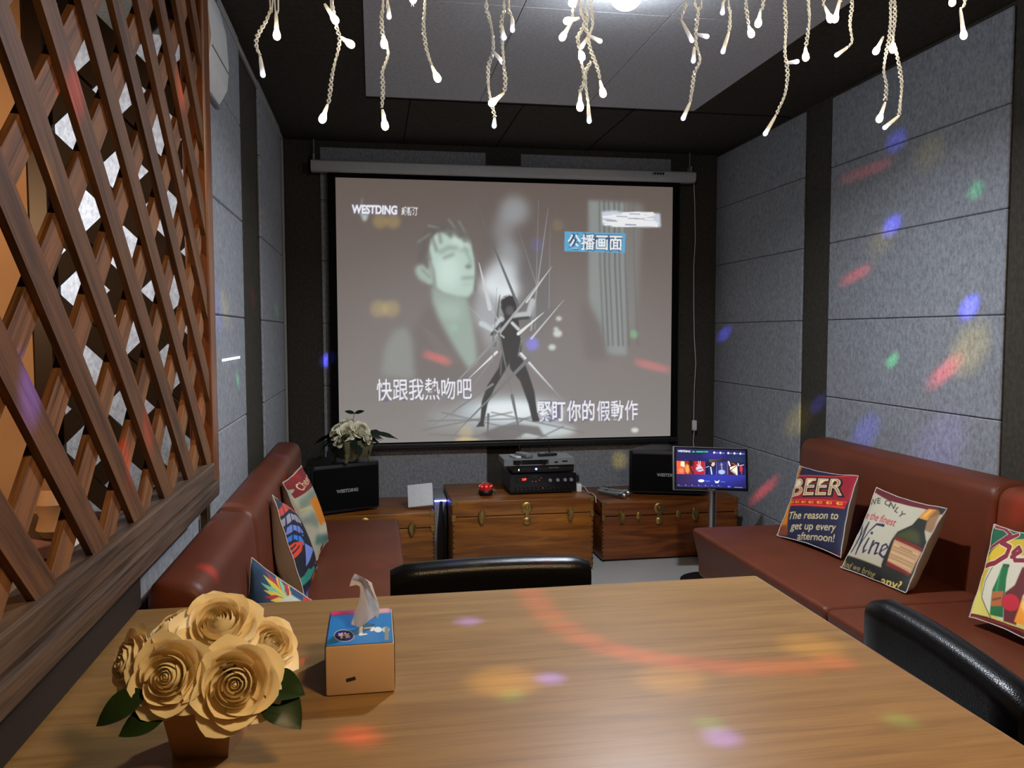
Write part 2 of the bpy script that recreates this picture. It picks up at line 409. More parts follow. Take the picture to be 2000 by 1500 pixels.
# pale felt tiles on the ceiling, thin seams between them
xs = [-.022, .525, 1.057, 1.622]; ys = [4.005, 2.84, 1.67, .5]
for i in range(3):
    for j in range(3):
        b = B(); box(b, (xs[i]+.0015, ys[j+1]+.0015, ZC-.010), (xs[i+1]-.0015, ys[j]-.0015, ZC+.002), .0006, 1)
        obj('ceiling_tile', b, M['felt_ceiling'], ceil)
for x in (.19, .75, 1.32):   # seams in the dark border
    b = B(); box(b, (x, 4.01, ZC-.003), (x+.004, 4.99, ZC+.001)); obj('ceiling_seam', b, M['blackc'], ceil)
b = B(); box(b, (-.02, 4.06, ZC-.003), (2.18, 4.064, ZC+.001)); obj('ceiling_seam', b, M['blackc'], ceil)
b = B(); box(b, (XR, -1.6, 0), (XR+.1, YB+.1, ZC)); wr = structure('wall_right', b, M['dark'], 'dark felt wall with grey panels on the right')
b = B(); box(b, (XL-.1, YB, 0), (XR, YB+.1, ZC)); wb = structure('wall_back', b, M['dark'], 'dark felt wall behind the projection screen')
b = B(); box(b, (XL-.02, 2.545, 0), (XL, YB, ZC))
wl = structure('wall_left', b, M['dark'], 'dark felt wall with grey panels on the left')
b = B(); box(b, (XL-.02, -.6, 0), (XL, 2.42, .86)); structure('wall_parapet', b, M['felt'], 'grey felt low wall under the lattice')
ZS = [0, .262, .622, .987, 1.360, 1.730, 2.090, 2.42]
def panels(wall, fixed, a0, a1, side, top=2.42):
    for z0, z1 in zip(ZS, ZS[1:]):
        z1 = min(z1, top)
        b = B(); g = .0012
        if side == 'R': box(b, (XR-.012, a0, z0+g), (XR+.001, a1, z1-g), .004, 1)
        elif side == 'L': box(b, (XL-.001, a0, z0+g), (XL+.012, a1, z1-g), .004, 1)
        else: box(b, (a0, YB-.012, z0+g), (a1, YB+.001, z1-g), .004, 1)
        obj('acoustic_panel', b, M['felt'], wall)
panels(wr, 0, 3.905, 4.985, 'R'); panels(wr, 0, 2.535, 3.655, 'R'); panels(wr, 0, 1.17, 2.29, 'R')
panels(wl, 0, 3.80, 4.66, 'L')
for z0, z1 in zip(ZS, ZS[1:]):
    b = B(); box(b, (XL-.001, 2.84 if z0 > 2 else 2.56, z0+.0012), (XL+.010, 3.285, z1-.0012), .004, 1); obj('acoustic_panel', b, M['felt'], wl)
panels(wb, 0, -.298, .689, 'B', 2.398); panels(wb, 0, .906, 1.874, 'B', 2.398)
# the next booth seen through the lattice
b = B(); box(b, (-1.35, 3.35, 0), (XL-.02, 3.42, ZC)); structure('wall_booth_back', b, M['felt'], 'bright grey felt wall beyond the lattice')
b = B(); box(b, (-2.2, 2.46, 0), (-.935, 2.54, ZC)); structure('wall_booth_side', b, M['cream'], 'warm cream wall beyond the lattice')

# conduit along the top of the left wall and down its far corner
t = obj('cable_conduit', (lambda b: (box(b, (XL+.001, 2.84, 2.375), (XL+.016, 4.775, 2.395), .003, 1), box(b, (XL+.001, 4.755, .42), (XL+.016, 4.775, 2.395), .003, 1), b)[-1])(B()), M['conduit'])
tag(t, 'thin grey cable conduit along the top of the left wall and down its corner', 'conduit')
# small pink print stuck on the left wall
b = text_bm('lex', .075, frame((XL+.0135, 3.86, 1.845), (0, 1, 0), (0, 0, 1)), .0006)
tag(obj('wall_sticker', b, M['pink']), 'small faded pink letters stuck on the grey left wall panel', 'sticker')
# white light strip on the near left panel
p0, p1 = at(433, 704, 'X', XL+.012), at(468, 699, 'X', XL+.012)
t = thing('light_strip', 'short bright white light strip on the near left wall panel', 'light strip', p0)
b = B(); box(b, (XL+.0105, p0.y, p0.z-.004), (XL+.0125, p1.y, p0.z+.004), .001, 1); obj('holder', b, M['white'], t)
b = B(); box(b, (XL+.0125, p0.y+.004, p0.z-.004), (XL+.0145, p1.y-.004, p0.z+.004), .001, 1); obj('tube', b, M['white_led'], t)

# ================================================================== LATTICE
XF = -.44
lat = thing('lattice_partition', 'brown wooden lattice partition with square holes beside the table', 'lattice', (XF, 1.2, .9))
def clip_line(c, k, lo, hi, hw):
    """strip z = k*y + c of half width hw clipped to the rectangle lo..hi, as a polygon"""
    n = Vector((-k, 1)).normalized(); d = Vector((1, k)).normalized(); o = Vector((0, c))
    pts = [o+n*hw-d*9, o+n*hw+d*9, o-n*hw+d*9, o-n*hw-d*9]
    for ax, val, sg in ((0, lo[0], 1), (0, hi[0], -1), (1, lo[1], 1), (1, hi[1], -1)):
        out = []
        for i in range(len(pts)):
            a, q = pts[i], pts[(i+1) % len(pts)]; da, dq = (a[ax]-val)*sg, (q[ax]-val)*sg
            if da >= 0: out.append(a)
            if da*dq < 0: out.append(a+(q-a)*(da/(da-dq)))
        pts = out
        if len(pts) < 3: return None
    return pts
PIT, HW = .2235, .0275
LO, HI = (.35, .90), (2.31, 2.43)
m_yz = lambda x: Matrix(((0, 0, -1, x), (1, 0, 0, 0), (0, 1, 0, 0), (0, 0, 0, 1)))   # local xy -> y z, extrude towards -x
for n in range(-9, 10):
    pl = clip_line(2.796+n*PIT, -1, LO, HI, HW)
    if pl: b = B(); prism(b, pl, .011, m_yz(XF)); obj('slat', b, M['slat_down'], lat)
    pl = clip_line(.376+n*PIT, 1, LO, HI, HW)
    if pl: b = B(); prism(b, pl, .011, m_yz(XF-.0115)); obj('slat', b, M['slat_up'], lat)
b = B(); box(b, (XF-.055, 2.312, .86), (XF+.006, 2.392, 2.43), .005, 2); obj('post', b, M['post'], lat)
b = B(); box(b, (XF-.05, .30, .905), (XF+.012, 2.29, .952), .004, 2); obj('upper_rail', b, M['rail'], lat)
b = B(); box(b, (XL+.001, .30, .755), (XL+.036, 1.70, .861), .003, 1); obj('shade_board', b, M['shade_wood'], lat)  # added board, its dark colour stands in for shade between rail and tabletop
b = B(); box(b, (XF-.05, .30, .862), (XF+.022, 2.30, .904), .005, 2); obj('lower_rail', b, M['rail'], lat)
# second lattice, at right angles, its backlit shade put into the wood colour
lat2 = thing('lattice_screen', 'shaded lattice screen standing crosswise behind the brown lattice', 'lattice', (-.7, 2.47, .9))
m_xz = lambda y: Matrix(((1, 0, 0, 0), (0, 0, 1, y), (0, 1, 0, 0), (0, 0, 0, 1)))
oc = at(156, 409, 'Y', 2.48); LO2, HI2 = (-.885, .30), (-.512, 2.43)
for n in range(-9, 10):
    pl = clip_line(oc.z+oc.x+(n+.5)*PIT, -1, LO2, HI2, HW)
    if pl: b = B(); prism(b, pl, .012, m_xz(2.47)); obj('slat', b, M['shade_wood'], lat2)
    pl = clip_line(oc.z-oc.x+(n+.5)*PIT, 1, LO2, HI2, HW)
    if pl: b = B(); prism(b, pl, .012, m_xz(2.4825)); obj('slat', b, M['shade_wood'], lat2)
b = B(); box(b, (-.932, 2.455, 0), (-.88, 2.53, 2.43), .004, 1); obj('stile', b, M['leg'], lat2)
b = B(); box(b, (-.88, 2.455, .22), (-.505, 2.53, .30), .004, 1); obj('bottom_rail', b, M['leg'], lat2)

# air conditioner high beside the post
t = thing('air_conditioner', 'white wall air conditioner beside the lattice post near the ceiling', 'air conditioner', (-.47, 2.68, 2.03))
pr_ = [(-.499, 2.03), (-.490, 2.025), (-.470, 2.06), (-.455, 2.085), (-.450, 2.16), (-.455, 2.26), (-.475, 2.34), (-.499, 2.35)]
b = B(); prism(b, pr_, .29, Matrix(((1, 0, 0, 0), (0, 0, 1, 2.52), (0, 1, 0, 0), (0, 0, 0, 1)))); bevel_all(b, .006, 2); obj('body', b, M['white'], t, True)
b = B(); box(b, (-.4535, 2.53, 2.135), (-.4488, 2.80, 2.138)); obj('panel_gap', b, M['grey'], t)
b = B(); box(b, (-.49, 2.54, 2.020), (-.476, 2.79, 2.030), .001, 1, Matrix.Translation((0, 0, 0))); obj('louver', b, M['grey'], t)

# things on the shelf beyond the lattice
t = thing('shelf_counter', 'dark shelf counter beyond the lattice carrying papers', 'shelf', (-.8, 2.0, .80))
b = B(); box(b, (-1.2, 1.2, .76), (-.52, 2.44, .80), .004, 1); obj('top', b, M['leg'], t)
b = B(); box(b, (-1.15, 1.25, 0), (-.60, 2.40, .76)); obj('cabinet_body', b, M['leg'], t)
def slab(name, c, s, rz, mat, label, cat, group=None):
    b = B(); box(b, (-s[0]/2, -s[1]/2, 0), (s[0]/2, s[1]/2, s[2]), .002, 1, Matrix.Translation(c) @ Matrix.Rotation(rz, 4, 'Z'))
    return tag(obj(name, b, mat), label, cat, group)
slab('paper_stack', (-.63, 1.98, .801), (.14, .22, .022), .5, M['paper'], 'white paper stack on the shelf behind the lattice foot', 'papers')
slab('folder', (-.66, 1.66, .801), (.16, .20, .012), -.3, M['glint'], 'yellow folder on the shelf behind the lattice foot', 'folder')
slab('notebook', (-.63, 1.66, .814), (.15, .18, .018), -.15, M['paper'], 'white notebook lying on the yellow folder', 'notebook')
slab('magazine', (-.60, 2.25, .801), (.12, .16, .02), .2, M['white'], 'white magazine at the far end of the shelf', 'magazine')
slab('grey_book', (-.84, 1.90, .801), (.16, .24, .03), -.6, M['pink'], 'dull pink book on the shelf by the cream wall', 'book')
t = obj('ceramic_jar', (lambda b: (lathe(b, [(.03, 0), (.045, .02), (.036, .05), (.05, .085), (.036, .12), (.048, .15), (.03, .19), (.02, .215)], 20, Matrix.Translation((-.78, 2.15, .801))), b)[-1])(B()), M['jar'], None, True)
tag(t, 'beige ribbed ceramic jar standing on the shelf beyond the lattice', 'jar')

# ================================================================== SCREEN
SY = 4.93
scr = thing('projection_screen', 'large pull-down projection screen showing a music video', 'screen', (.83, SY, .6))
TL_, TR_, BR_, BL_ = at(656, 345, 'Y', SY), at(1313, 367, 'Y', SY), at(1310, 856, 'Y', SY), at(662, 862, 'Y', SY)
x0, x1 = (TL_.x+BL_.x)/2, (TR_.x+BR_.x)/2; z1, z0 = (TL_.z+TR_.z)/2, (BL_.z+BR_.z)/2
b = B(); box(b, (x0-.045, SY+.001, z0-.015), (x1+.045, SY+.004, 2.27)); obj('black_border', b, M['blackc'], scr)
b = B(); box(b, (x0-.05, SY-.012, z0-.040), (x1+.05, SY+.014, z0-.008), .006, 2); obj('bottom_bar', b, M['blackp'], scr)
b = B(); prism(b, [(-.045, .01), (-.045, .055), (-.02, .065), (.05, .065), (.05, 0), (-.025, -.005)], 2.345, Matrix(((0, 0, 1, -.345), (1, 0, 0, SY), (0, 1, 0, 2.242), (0, 0, 0, 1)))); bevel_all(b, .004, 2); cs = obj('casing', b, M['offwhite'], scr, True)
b = text_bm('||■■■■', .02, frame((1.75, SY-.0462, 2.282), (1, 0, 0), (0, 0, 1)), .0005); obj('casing_print', b, M['darkprint'], cs)
for x in (-.33, 1.985):
    b = B(); box(b, (x-.006, SY+.0, 2.305), (x+.006, SY+.06, 2.345), .002, 1); tube(b, [(x, SY+.03, 2.34), (x, SY+.03, ZC)], .003, 6); obj('hanging_bracket', b, M['conduit'], scr)
pts = [at(x, y, 'Y', SY+.02) for x, y in ((1355, 352), (1357, 400), (1358, 470), (1355, 520), (1355, 600), (1356, 660), (1359, 710), (1356, 760), (1355, 822))]
b = B(); tube(b, pts, .0028, 6)
pts2 = [at(x, y, 'Y', SY+.02) for x, y in ((1356, 840), (1354, 862), (1356, 885), (1356, 930))]; tube(b, pts2, .0028, 6); cd = obj('cord', b, M['cable_white'], scr, True)
c = at(1356, 831, 'Y', SY+.02); b = B(); box(b, (c.x-.016, c.y-.012, c.z-.034), (c.x+.016, c.y+.012, c.z+.034), .008, 3); obj('inline_switch', b, M['white'], cd, True)

def draw_screen():
    C = Canvas(560, 424, (126, 116, 111), ((138, 165), (1785, 217), (1775, 1420), (158, 1450)))
    Y = np.linspace(0, 1, C.h)[:, None, None]
    C.a = (np.array([104, 90, 83])*(1-Y)+np.array([143, 137, 134])*Y)*np.ones((1, C.w, 1))
    C.ell(950, 900, 700, 400, (136, 130, 129), .5, 150)
    # hazy beam, curtain and smoke
    C.poly([(880, 262), (1120, 272), (1120, 640), (820, 700)], (100, 92, 90), .35, 30)
    C.poly([(1370, 280), (1560, 290), (1560, 1030), (1460, 1020), (1420, 870), (1375, 800)], (150, 158, 156), .9, 8)
    C.poly([(1560, 290), (1640, 300), (1600, 920), (1555, 900)], (140, 142, 139), .7, 14)
    for x, a in ((1425, .5), (1448, .7), (1470, .6), (1498, .7), (1520, .6), (1548, .5), (1592, .3)):
        C.line([(x, 285), (x+4, 600), (x+22, 980)], 9, (92, 92, 92), a, 3)
    C.poly([(1370, 760), (1440, 900), (1470, 1050), (1360, 1050), (1330, 800)], (118, 110, 107), .8, 18)
    for cx, cy, rx, ry, g, a in ((1010, 330, 70, 70, 170, .8), (960, 420, 50, 80, 165, .6), (980, 560, 60, 90, 175, .8), (945, 640, 80, 70, 195, .8), (930, 700, 90, 70, 248, 1), (985, 715, 55, 50, 255, 1), (960, 640, 60, 60, 225, .8), (880, 820, 70, 90, 190, .85), (900, 930, 40, 60, 200, .6), (850, 760, 30, 60, 170, .5), (1110, 700, 90, 220, 106, .35)):
        C.ell(cx, cy, rx, ry, (g*.97, g, g*1.02), a, 22)
    # singer close up
    C.poly([(365, 1120), (378, 985), (425, 905), (478, 885), (515, 945), (535, 1140)], (150, 154, 149), .85, 14)
    C.poly([(520, 900), (600, 760), (660, 880), (720, 1010), (780, 1090), (790, 1180), (530, 1180)], (118, 110, 106), .8, 16)
    C.poly([(606, 690), (660, 720), (780, 745), (800, 830), (822, 960), (828, 1060), (790, 1090), (730, 1000), (660, 880), (612, 770)], (163, 182, 170), .95, 10)
    C.poly([(640, 760), (760, 780), (740, 860), (650, 840)], (190, 208, 196), .6, 18)
    C.poly([(590, 480), (640, 420), (730, 405), (790, 455), (818, 560), (824, 640), (812, 715), (788, 745), (735, 742), (665, 722), (618, 690), (596, 600)], (196, 220, 208), 1, 7)
    C.ell(690, 620, 55, 80, (222, 242, 232), .8, 22); C.ell(745, 480, 40, 35, (216, 238, 228), .7, 12)
    C.ell(572, 632, 52, 34, (176, 196, 184), .95, 8, .75); C.ell(600, 665, 20, 18, (176, 196, 184), .9, 6)
    C.line([(560, 610), (600, 650)], 10, (140, 150, 142), .7, 4)
    C.line([(596, 560), (616, 620), (624, 690)], 14, (128, 134, 128), .7, 6)
    for a, q in (((560, 470), (640, 400)), ((575, 440), (690, 395)), ((600, 420), (760, 400)), ((700, 400), (800, 460)), ((560, 520), (600, 430)), ((640, 410), (700, 440)), ((680, 400), (745, 450)), ((740, 410), (770, 470)), ((550, 560), (590, 480))):
        C.line([a, q], 26, (104, 97, 93), .75, 7)
    for a, q in (((600, 440), (540, 480)), ((640, 410), (590, 400)), ((720, 410), (690, 370)), ((770, 430), (740, 380))): C.line([a, q], 8, (160, 172, 165), .6, 4)
    C.line([(650, 528), (690, 505), (730, 508)], 20, (150, 166, 157), .75, 8); C.line([(668, 556), (712, 538)], 15, (140, 154, 146), .8, 7); C.line([(750, 520), (785, 516)], 14, (160, 178, 168), .7, 7)
    C.line([(768, 505), (800, 575), (782, 600)], 16, (160, 176, 167), .8, 7); C.ell(788, 598, 17, 9, (128, 136, 130), .85, 6)
    C.line([(758, 654), (812, 650)], 14, (148, 162, 154), .85, 7); C.line([(764, 684), (806, 680)], 10, (172, 192, 181), .7, 7)
    for a, q in (((600, 430), (632, 520)), ((640, 405), (652, 480)), ((690, 400), (700, 455)), ((735, 405), (748, 450)), ((770, 425), (792, 480)), ((575, 470), (600, 560)), ((560, 500), (585, 600))): C.line([a, q], 15, (112, 110, 105), .6, 6)
    C.line([(806, 470), (826, 600), (818, 715)], 10, (104, 97, 93), .6, 4)
    for i in range(5): C.line([(560+i*14, 880+i*10), (660+i*18, 1060)], 4, (150, 146, 142), .35, 2)
    # stage floor glow and its shadows
    C.ell(1000, 1300, 260, 70, (216, 232, 240), .95, 28); C.ell(980, 1290, 150, 42, (246, 253, 255), .95, 14); C.ell(1120, 1390, 190, 36, (215, 226, 228), .9, 12)
    C.ell(740, 1330, 150, 50, (180, 188, 190), .6, 30)
    for a, q in (((585, 1340), (1180, 1330)), ((560, 1385), (1000, 1300)), ((660, 1300), (1170, 1420)), ((760, 1440), (1180, 1290)), ((880, 1440), (1050, 1340)), ((600, 1405), (900, 1420)), ((900, 1300), (1350, 1400)), ((1100, 1440), (1250, 1370))):
        C.line([a, q], 7, (120, 120, 120), .75, 2)
    C.poly([(850, 1405), (930, 1370), (1010, 1355), (1130, 1370), (1160, 1420), (1070, 1400), (1000, 1440), (900, 1435)], (112, 108, 106), .9, 5)
    C.ell(780, 1432, 60, 10, (215, 195, 140), .8, 5)
    # spikes behind the dancer
    def spike(a, q, w, c, al=1): C.line([a, q], [w*.15, w], c, al)
    for a, q, w, g in (((1128, 275), (1112, 900), 6, 150), ((1175, 320), (1092, 905), 10, 165), ((1185, 400), (1180, 800), 7, 140), ((1030, 420), (1122, 700), 4, 150), ((940, 735), (912, 975), 24, 112), ((838, 580), (892, 800), 22, 218), ((892, 790), (960, 905), 12, 190), ((1270, 1120), (1070, 800), 5, 120)):
        spike(a, q, w, (g, g*1.01, g*1.02))
    # dancer
    dk = (46, 43, 43)
    C.poly([(985, 740), (1020, 765), (1022, 815), (1005, 840), (1030, 850), (1040, 930), (1046, 985), (1040, 1030), (950, 1035), (942, 930), (945, 850), (962, 832), (945, 795), (955, 758)], dk, 1, 2)
    C.ell(985, 770, 40, 34, (40, 38, 38), 1, 3); C.ell(988, 810, 20, 24, (104, 102, 102), .8, 4)
    for x, y in ((952, 752), (970, 742), (992, 738), (1008, 746)): C.line([(x, y), (x+12, y-5)], 6, (235, 240, 245), .8, 2)
    C.poly([(948, 1020), (1005, 1030), (975, 1085), (915, 1180), (880, 1260), (862, 1350), (866, 1368), (824, 1370), (846, 1340), (852, 1250), (880, 1170), (935, 1085)], dk, 1, 2)
    C.poly([(985, 1035), (1042, 1020), (1075, 1100), (1108, 1200), (1122, 1300), (1136, 1345), (1100, 1345), (1080, 1260), (1040, 1150), (990, 1090)], dk, 1, 2)
    C.line([(950, 850), (905, 900), (850, 872)], 26, (215, 222, 226), .9, 3); C.line([(948, 870), (900, 925)], 12, dk, .8, 2)
    C.line([(1015, 835), (1080, 828), (1098, 765)], 28, (205, 210, 212), .9, 3); C.line([(1020, 850), (1078, 845)], 14, dk, .8, 2); C.line([(1000, 870), (1030, 900)], 16, (235, 238, 240), .9, 2)
    C.line([(1045, 950), (1030, 1030)], 6, (190, 195, 200), .6, 2); C.line([(948, 1000), (944, 1120)], 5, (190, 195, 200), .6, 2)
    # spikes in front
    for a, q, w, g in (((810, 260), (1036, 805), 15, 108), ((1195, 598), (918, 942), 17, 176), ((1185, 610), (1070, 770), 9, 225), ((1252, 760), (1094, 945), 11, 205), ((1154, 820), (1030, 922), 17, 238), ((785, 790), (960, 940), 8, 190), ((1265, 1262), (1040, 1020), 20, 150), ((1200, 1190), (1044, 1018), 12, 236), ((610, 1282), (930, 940), 14, 150), ((790, 1135), (925, 1010), 13, 235), ((706, 1418), (1075, 1050), 19, 122), ((1042, 1425), (1000, 1220), 17, 112), ((1000, 1220), (935, 920), 12, 118), ((1165, 1136), (1044, 935), 12, 128), ((578, 1388), (905, 1165), 12, 132), ((680, 1356), (905, 1040), 8, 140), ((1228, 1205), (1110, 1050), 6, 130), ((880, 1440), (884, 1310), 12, 100), ((925, 700), (905, 1060), 6, 140)):
        spike(a, q, w, (g, g*1.01, g*1.02))
    for x, y, r in ((1222, 922, 22), (1195, 988, 18), (1228, 850, 14), (1214, 900, 12)): C.ell(x, y, r, r*.8, (225, 232, 226), .9, 5)
    C.ell(1600, 1390, 18, 12, (235, 238, 235), .9, 4); C.poly([(258, 335), (305, 335), (290, 375), (275, 378)], (196, 214, 204), .9, 5); C.line([(270, 270), (262, 330)], 8, (150, 156, 148), .7, 4)
    # writing
    gl = (120, 118, 190)
    C.text('WESTDING', 216, 342, 62, gl, fit=226, rot=.028, bold=.07, alpha=.6, blur=5)
    C.text('WESTDING', 218, 338, 56, (255, 255, 255), fit=222, rot=.028, bold=.045); C.text('威斯汀', 460, 345, 44, (250, 252, 255), fit=80, rot=.025, bold=.02)
    C.text('快跟我熱吻吧', 338, 1234, 112, (110, 100, 130), fit=468, rot=-.012, bold=.03, blur=2, alpha=.8); C.text('快跟我熱吻吧', 340, 1232, 112, (250, 252, 255), fit=464, rot=-.012, bold=.008)
    for s_, x, bd, fw_ in (('緊盯', 1125, 1, 136), ('你的', 1268, 1, 136), ('假動作', 1415, 0, 200)):
        C.text(s_, x, 1338, 106, (112, 105, 140), fit=fw_, rot=-.012, bold=.07 if bd else .03, blur=2)
        C.text(s_, x, 1336, 106, (252, 252, 255), fit=fw_, rot=-.012, bold=.016 if bd else .008)
    C.poly([(1255, 430), (1552, 440), (1551, 534), (1254, 525)], (96, 178, 222)); C.text('公播画面', 1268, 510, 80, (255, 255, 255), fit=268, rot=.02, bold=.02, outline=(40, 70, 110), ow=.05)
    C.poly([(1436, 335), (1500, 330), (1570, 345), (1640, 338), (1722, 345), (1726, 410), (1650, 412), (1560, 404), (1500, 408), (1440, 398)], (225, 235, 250), .9, 4)
    rr = random.Random(3)
    for i in range(26): y = 340+rr.random()*66; xa = 1440+rr.random()*120; C.line([(xa, y), (xa+70, y+rr.uniform(-8, 8)), (xa+150, y+rr.uniform(-6, 8))], 9, (255, 255, 255), .95)
    for i in range(8): y = 345+rr.random()*55; xa = 1450+rr.random()*200; C.line([(xa, y), (xa+50, y+2)], 4, (130, 140, 175), .8)
    return C
C = draw_screen()
gx, gz = np.meshgrid(np.linspace(x0, x1, C.w), np.linspace(z1, z0, C.h)); P = np.stack([gx, np.full_like(gx, SY-.0005), gz], -1)
grid_obj('fabric', P, C.linear(), M['picture'], scr)

# ================================================================== TRUNKS
def oval_fitting(bm, m, s=1):
    lathe(bm, [(.0, 0), (.021*s, 0), (.024*s, .004), (.018*s, .008), (.012*s, .006), (.0, .006)], 20, m @ Matrix.Diagonal((.62, 1.25, 1, 1)))
    tube(bm, [(-.011*s, .020*s, .008), (-.013*s, 0, .012), (-.004*s, -.028*s, .012), (.004*s, -.028*s, .012), (.013*s, 0, .012), (.011*s, .020*s, .008)], .0028*s, 6, True, m)
    lathe(bm, [(.0, .004), (.008*s, .004), (.007*s, .012), (0, .013)], 10, m @ Matrix.Translation((0, .022*s, 0)))
def trunk(label, x0, x1, y0, y1, z1, mat, ovals, latches, bosses=()):
    t = thing('wooden_trunk', label, 'trunk', ((x0+x1)/2, (y0+y1)/2, 0), 0, 'wooden trunks along the back wall')
    zl = z1-.085
    b = B(); box(b, (x0, y0, .012), (x1, y1, zl-.0015), .006, 2)
    for i in range(7): pass
    obj('body', b, mat, t, True)
    b = B(); box(b, (x0-.002, y0-.002, zl+.0015), (x1+.002, y1+.002, z1), .008, 2); obj('lid', b, mat, t, True)
    b = B(); box(b, (x0+.02, y0+.02, 0), (x1-.02, y1-.02, .0135)); obj('plinth', b, M['leg'], t)
    n = 9
    for xa, xb in ((x0, x0+.010), (x1-.010, x1)):   # finger joints seen at both front corners
        b = B()
        for i in range(n): z = .03+i*(zl-.05)/n; box(b, (xa, y0-.0006, z), (xb, y0+.001, z+.010))
        obj('finger_joint', b, M['leg'], t)['kind'] = 'stuff'
    for x in ovals:
        b = B(); oval_fitting(b, frame((x, y0-.002, z1-.085), (1, 0, 0), (0, 0, 1)), 1.25); obj('oval_clasp', b, M['brass'], t, True)
    for x in latches:
        b = B(); m = frame((x, y0-.0025, z1-.045), (1, 0, 0), (0, 0, 1))
        lathe(b, [(0, 0), (.030, 0), (.031, .004), (.022, .009), (.012, .008), (.010, .016), (0, .018)], 22, m)
        box(b, (-.012, -.062, 0), (.012, -.012, .006), .002, 1, m); lathe(b, [(0, 0), (.020, 0), (.021, .005), (.013, .010), (0, .011)], 20, m @ Matrix.Translation((0, -.072, 0)))
        obj('latch', b, M['brass'], t, True)
    for x in bosses:
        b = B(); m = frame((x, y0-.002, z1-.085), (1, 0, 0), (0, 0, 1)); lathe(b, [(0, 0), (.018, 0), (.019, .004), (.010, .008), (0, .009)], 18, m @ Matrix.Diagonal((.8, 1.2, 1, 1))); box(b, (-.004, -.034, 0), (.004, -.01, .006), .001, 1, m); obj('boss', b, M['brass'], t, True)
    for x, sg in ((x0, 1), (x1, -1)):
        b = B(); box(b, (min(x-.004*sg, x+.024*sg), y0-.005, z1-.022), (max(x-.004*sg, x+.024*sg), y0+.024, z1+.0005), .002, 1)
        obj('corner_bracket', b, M['brass'], t)
        b = B(); box(b, (min(x-.003*sg, x+.020*sg), y0-.005, zl-.022), (max(x-.003*sg, x+.020*sg), y0+.02, zl+.012), .002, 1); obj('hinge_plate', b, M['brass'], t)
    return t
tc = trunk('tall orange camphor wood trunk under the amplifier stack', .402, 1.176, 4.27, 4.80, .405, M['trunk'], (.560, 1.045), (.805,))
tr_ = trunk('low reddish wood trunk under the right loudspeaker', 1.262, 2.08, 4.40, 4.86, .345, M['trunk_red'], (1.375, 1.815), (1.600,), (1.478, 1.715))
tl = trunk('low wood trunk under the left loudspeaker and flowers', -.47, .316, 4.40, 4.86, .325, M['trunk'], (.195, -.30), (-.06,))

# grey box with the blue bar in the gap between trunks
t = thing('subwoofer', 'dark upright cabinet with a blue light bar between two trunks', 'speaker', (.36, 4.60, 0))
b = B(); box(b, (.325, 4.55, 0), (.398, 4.84, .372), .008, 2); obj('cabinet_body', b, M['grey'], t, True)
b = B(); box(b, (.327, 4.543, .352), (.396, 4.551, .360), .001, 1); obj('light_bar', b, M['blue_bar'], t)
b = B(); prism(b, [(-.024, 0), (.024, 0), (.022, .20), (.010, .30), (.008, .345), (-.006, .345), (-.008, .30), (-.019, .20)], .012, Matrix(((1, 0, 0, .364), (0, 0, -1, 4.548), (0, 1, 0, .01), (0, 0, 0, 1)))); obj('front_baffle', b, M['blackp'], t)

# white card leaning on the left trunk
ca, cb_, cd_ = at(797, 991, 'Y', 4.49), at(846, 986, 'Y', 4.47), at(791, 948, 'Y', 4.56)
t = thing('white_carton', 'small white carton lying tilted on the left trunk', 'carton', ca)
m = frame(ca, cb_-ca, cd_-ca); cw, chh = (cb_-ca).length, (cd_-ca).length
b = B(); box(b, (0, 0, -.035), (cw, chh, 0), .003, 2, m); obj('body', b, M['paper'], t, True)
b = text_bm('— ·', .016, m @ Matrix.Translation((cw*.6, chh*.25, .0003))); obj('faint_print', b, M['greyprint'], t)

# ================================================================== LOUDSPEAKERS
def speaker(label, fl, fr, z0, h, depth, side):
    """fl, fr: front bottom corners (xy)"""
    fl, fr = Vector(fl), Vector(fr); wv = fr-fl; W = wv.length; ang = math.atan2(wv.y, wv.x)
    t = thing('loudspeaker', label, 'speaker', (fl.x, fl.y, z0), ang, 'karaoke loudspeakers on the trunks')
    poly = [(0, .02), (.02, 0), (W-.02, 0), (W, .02), (W*.94, depth*.45), (W*.72, depth), (W*.28, depth), (W*.06, depth*.45)]
    b = B(); prism(b, poly, h-.012, Matrix.Translation((0, 0, .012))); bevel_all(b, .006, 2); obj('cabinet_body', b, M['blackp'], t, True, True)
    b = B(); box(b, (.018, -.012, .03), (W-.018, .003, h-.018), .008, 3); g = obj('grille', b, M['blackc'], t, True, True)
    b = text_bm('WESTDING', .024, frame((W*.5, -.0126, h*.47), (1, 0, 0), (0, 0, 1)), .0006, .0012); obj('badge', b, M['greyprint'], g, False, True)
    for x, y in ((.06, .05), (W-.06, .05), (W*.35, depth*.8), (W*.65, depth*.8)): b = B(); lathe(b, [(.012, 0), (.014, .013)], 10, Matrix.Translation((x, y, .0012))); obj('foot', b, M['blackp'], t, False, True)
    return t
speaker('black loudspeaker under the flower pot on the left trunk', (-.335, 4.37), (.030, 4.53), .325, .272, .30, 1)
speaker('black loudspeaker behind the touch screen on the right trunk', (1.478, 4.585), (1.905, 4.44), .345, .262, .30, -1)

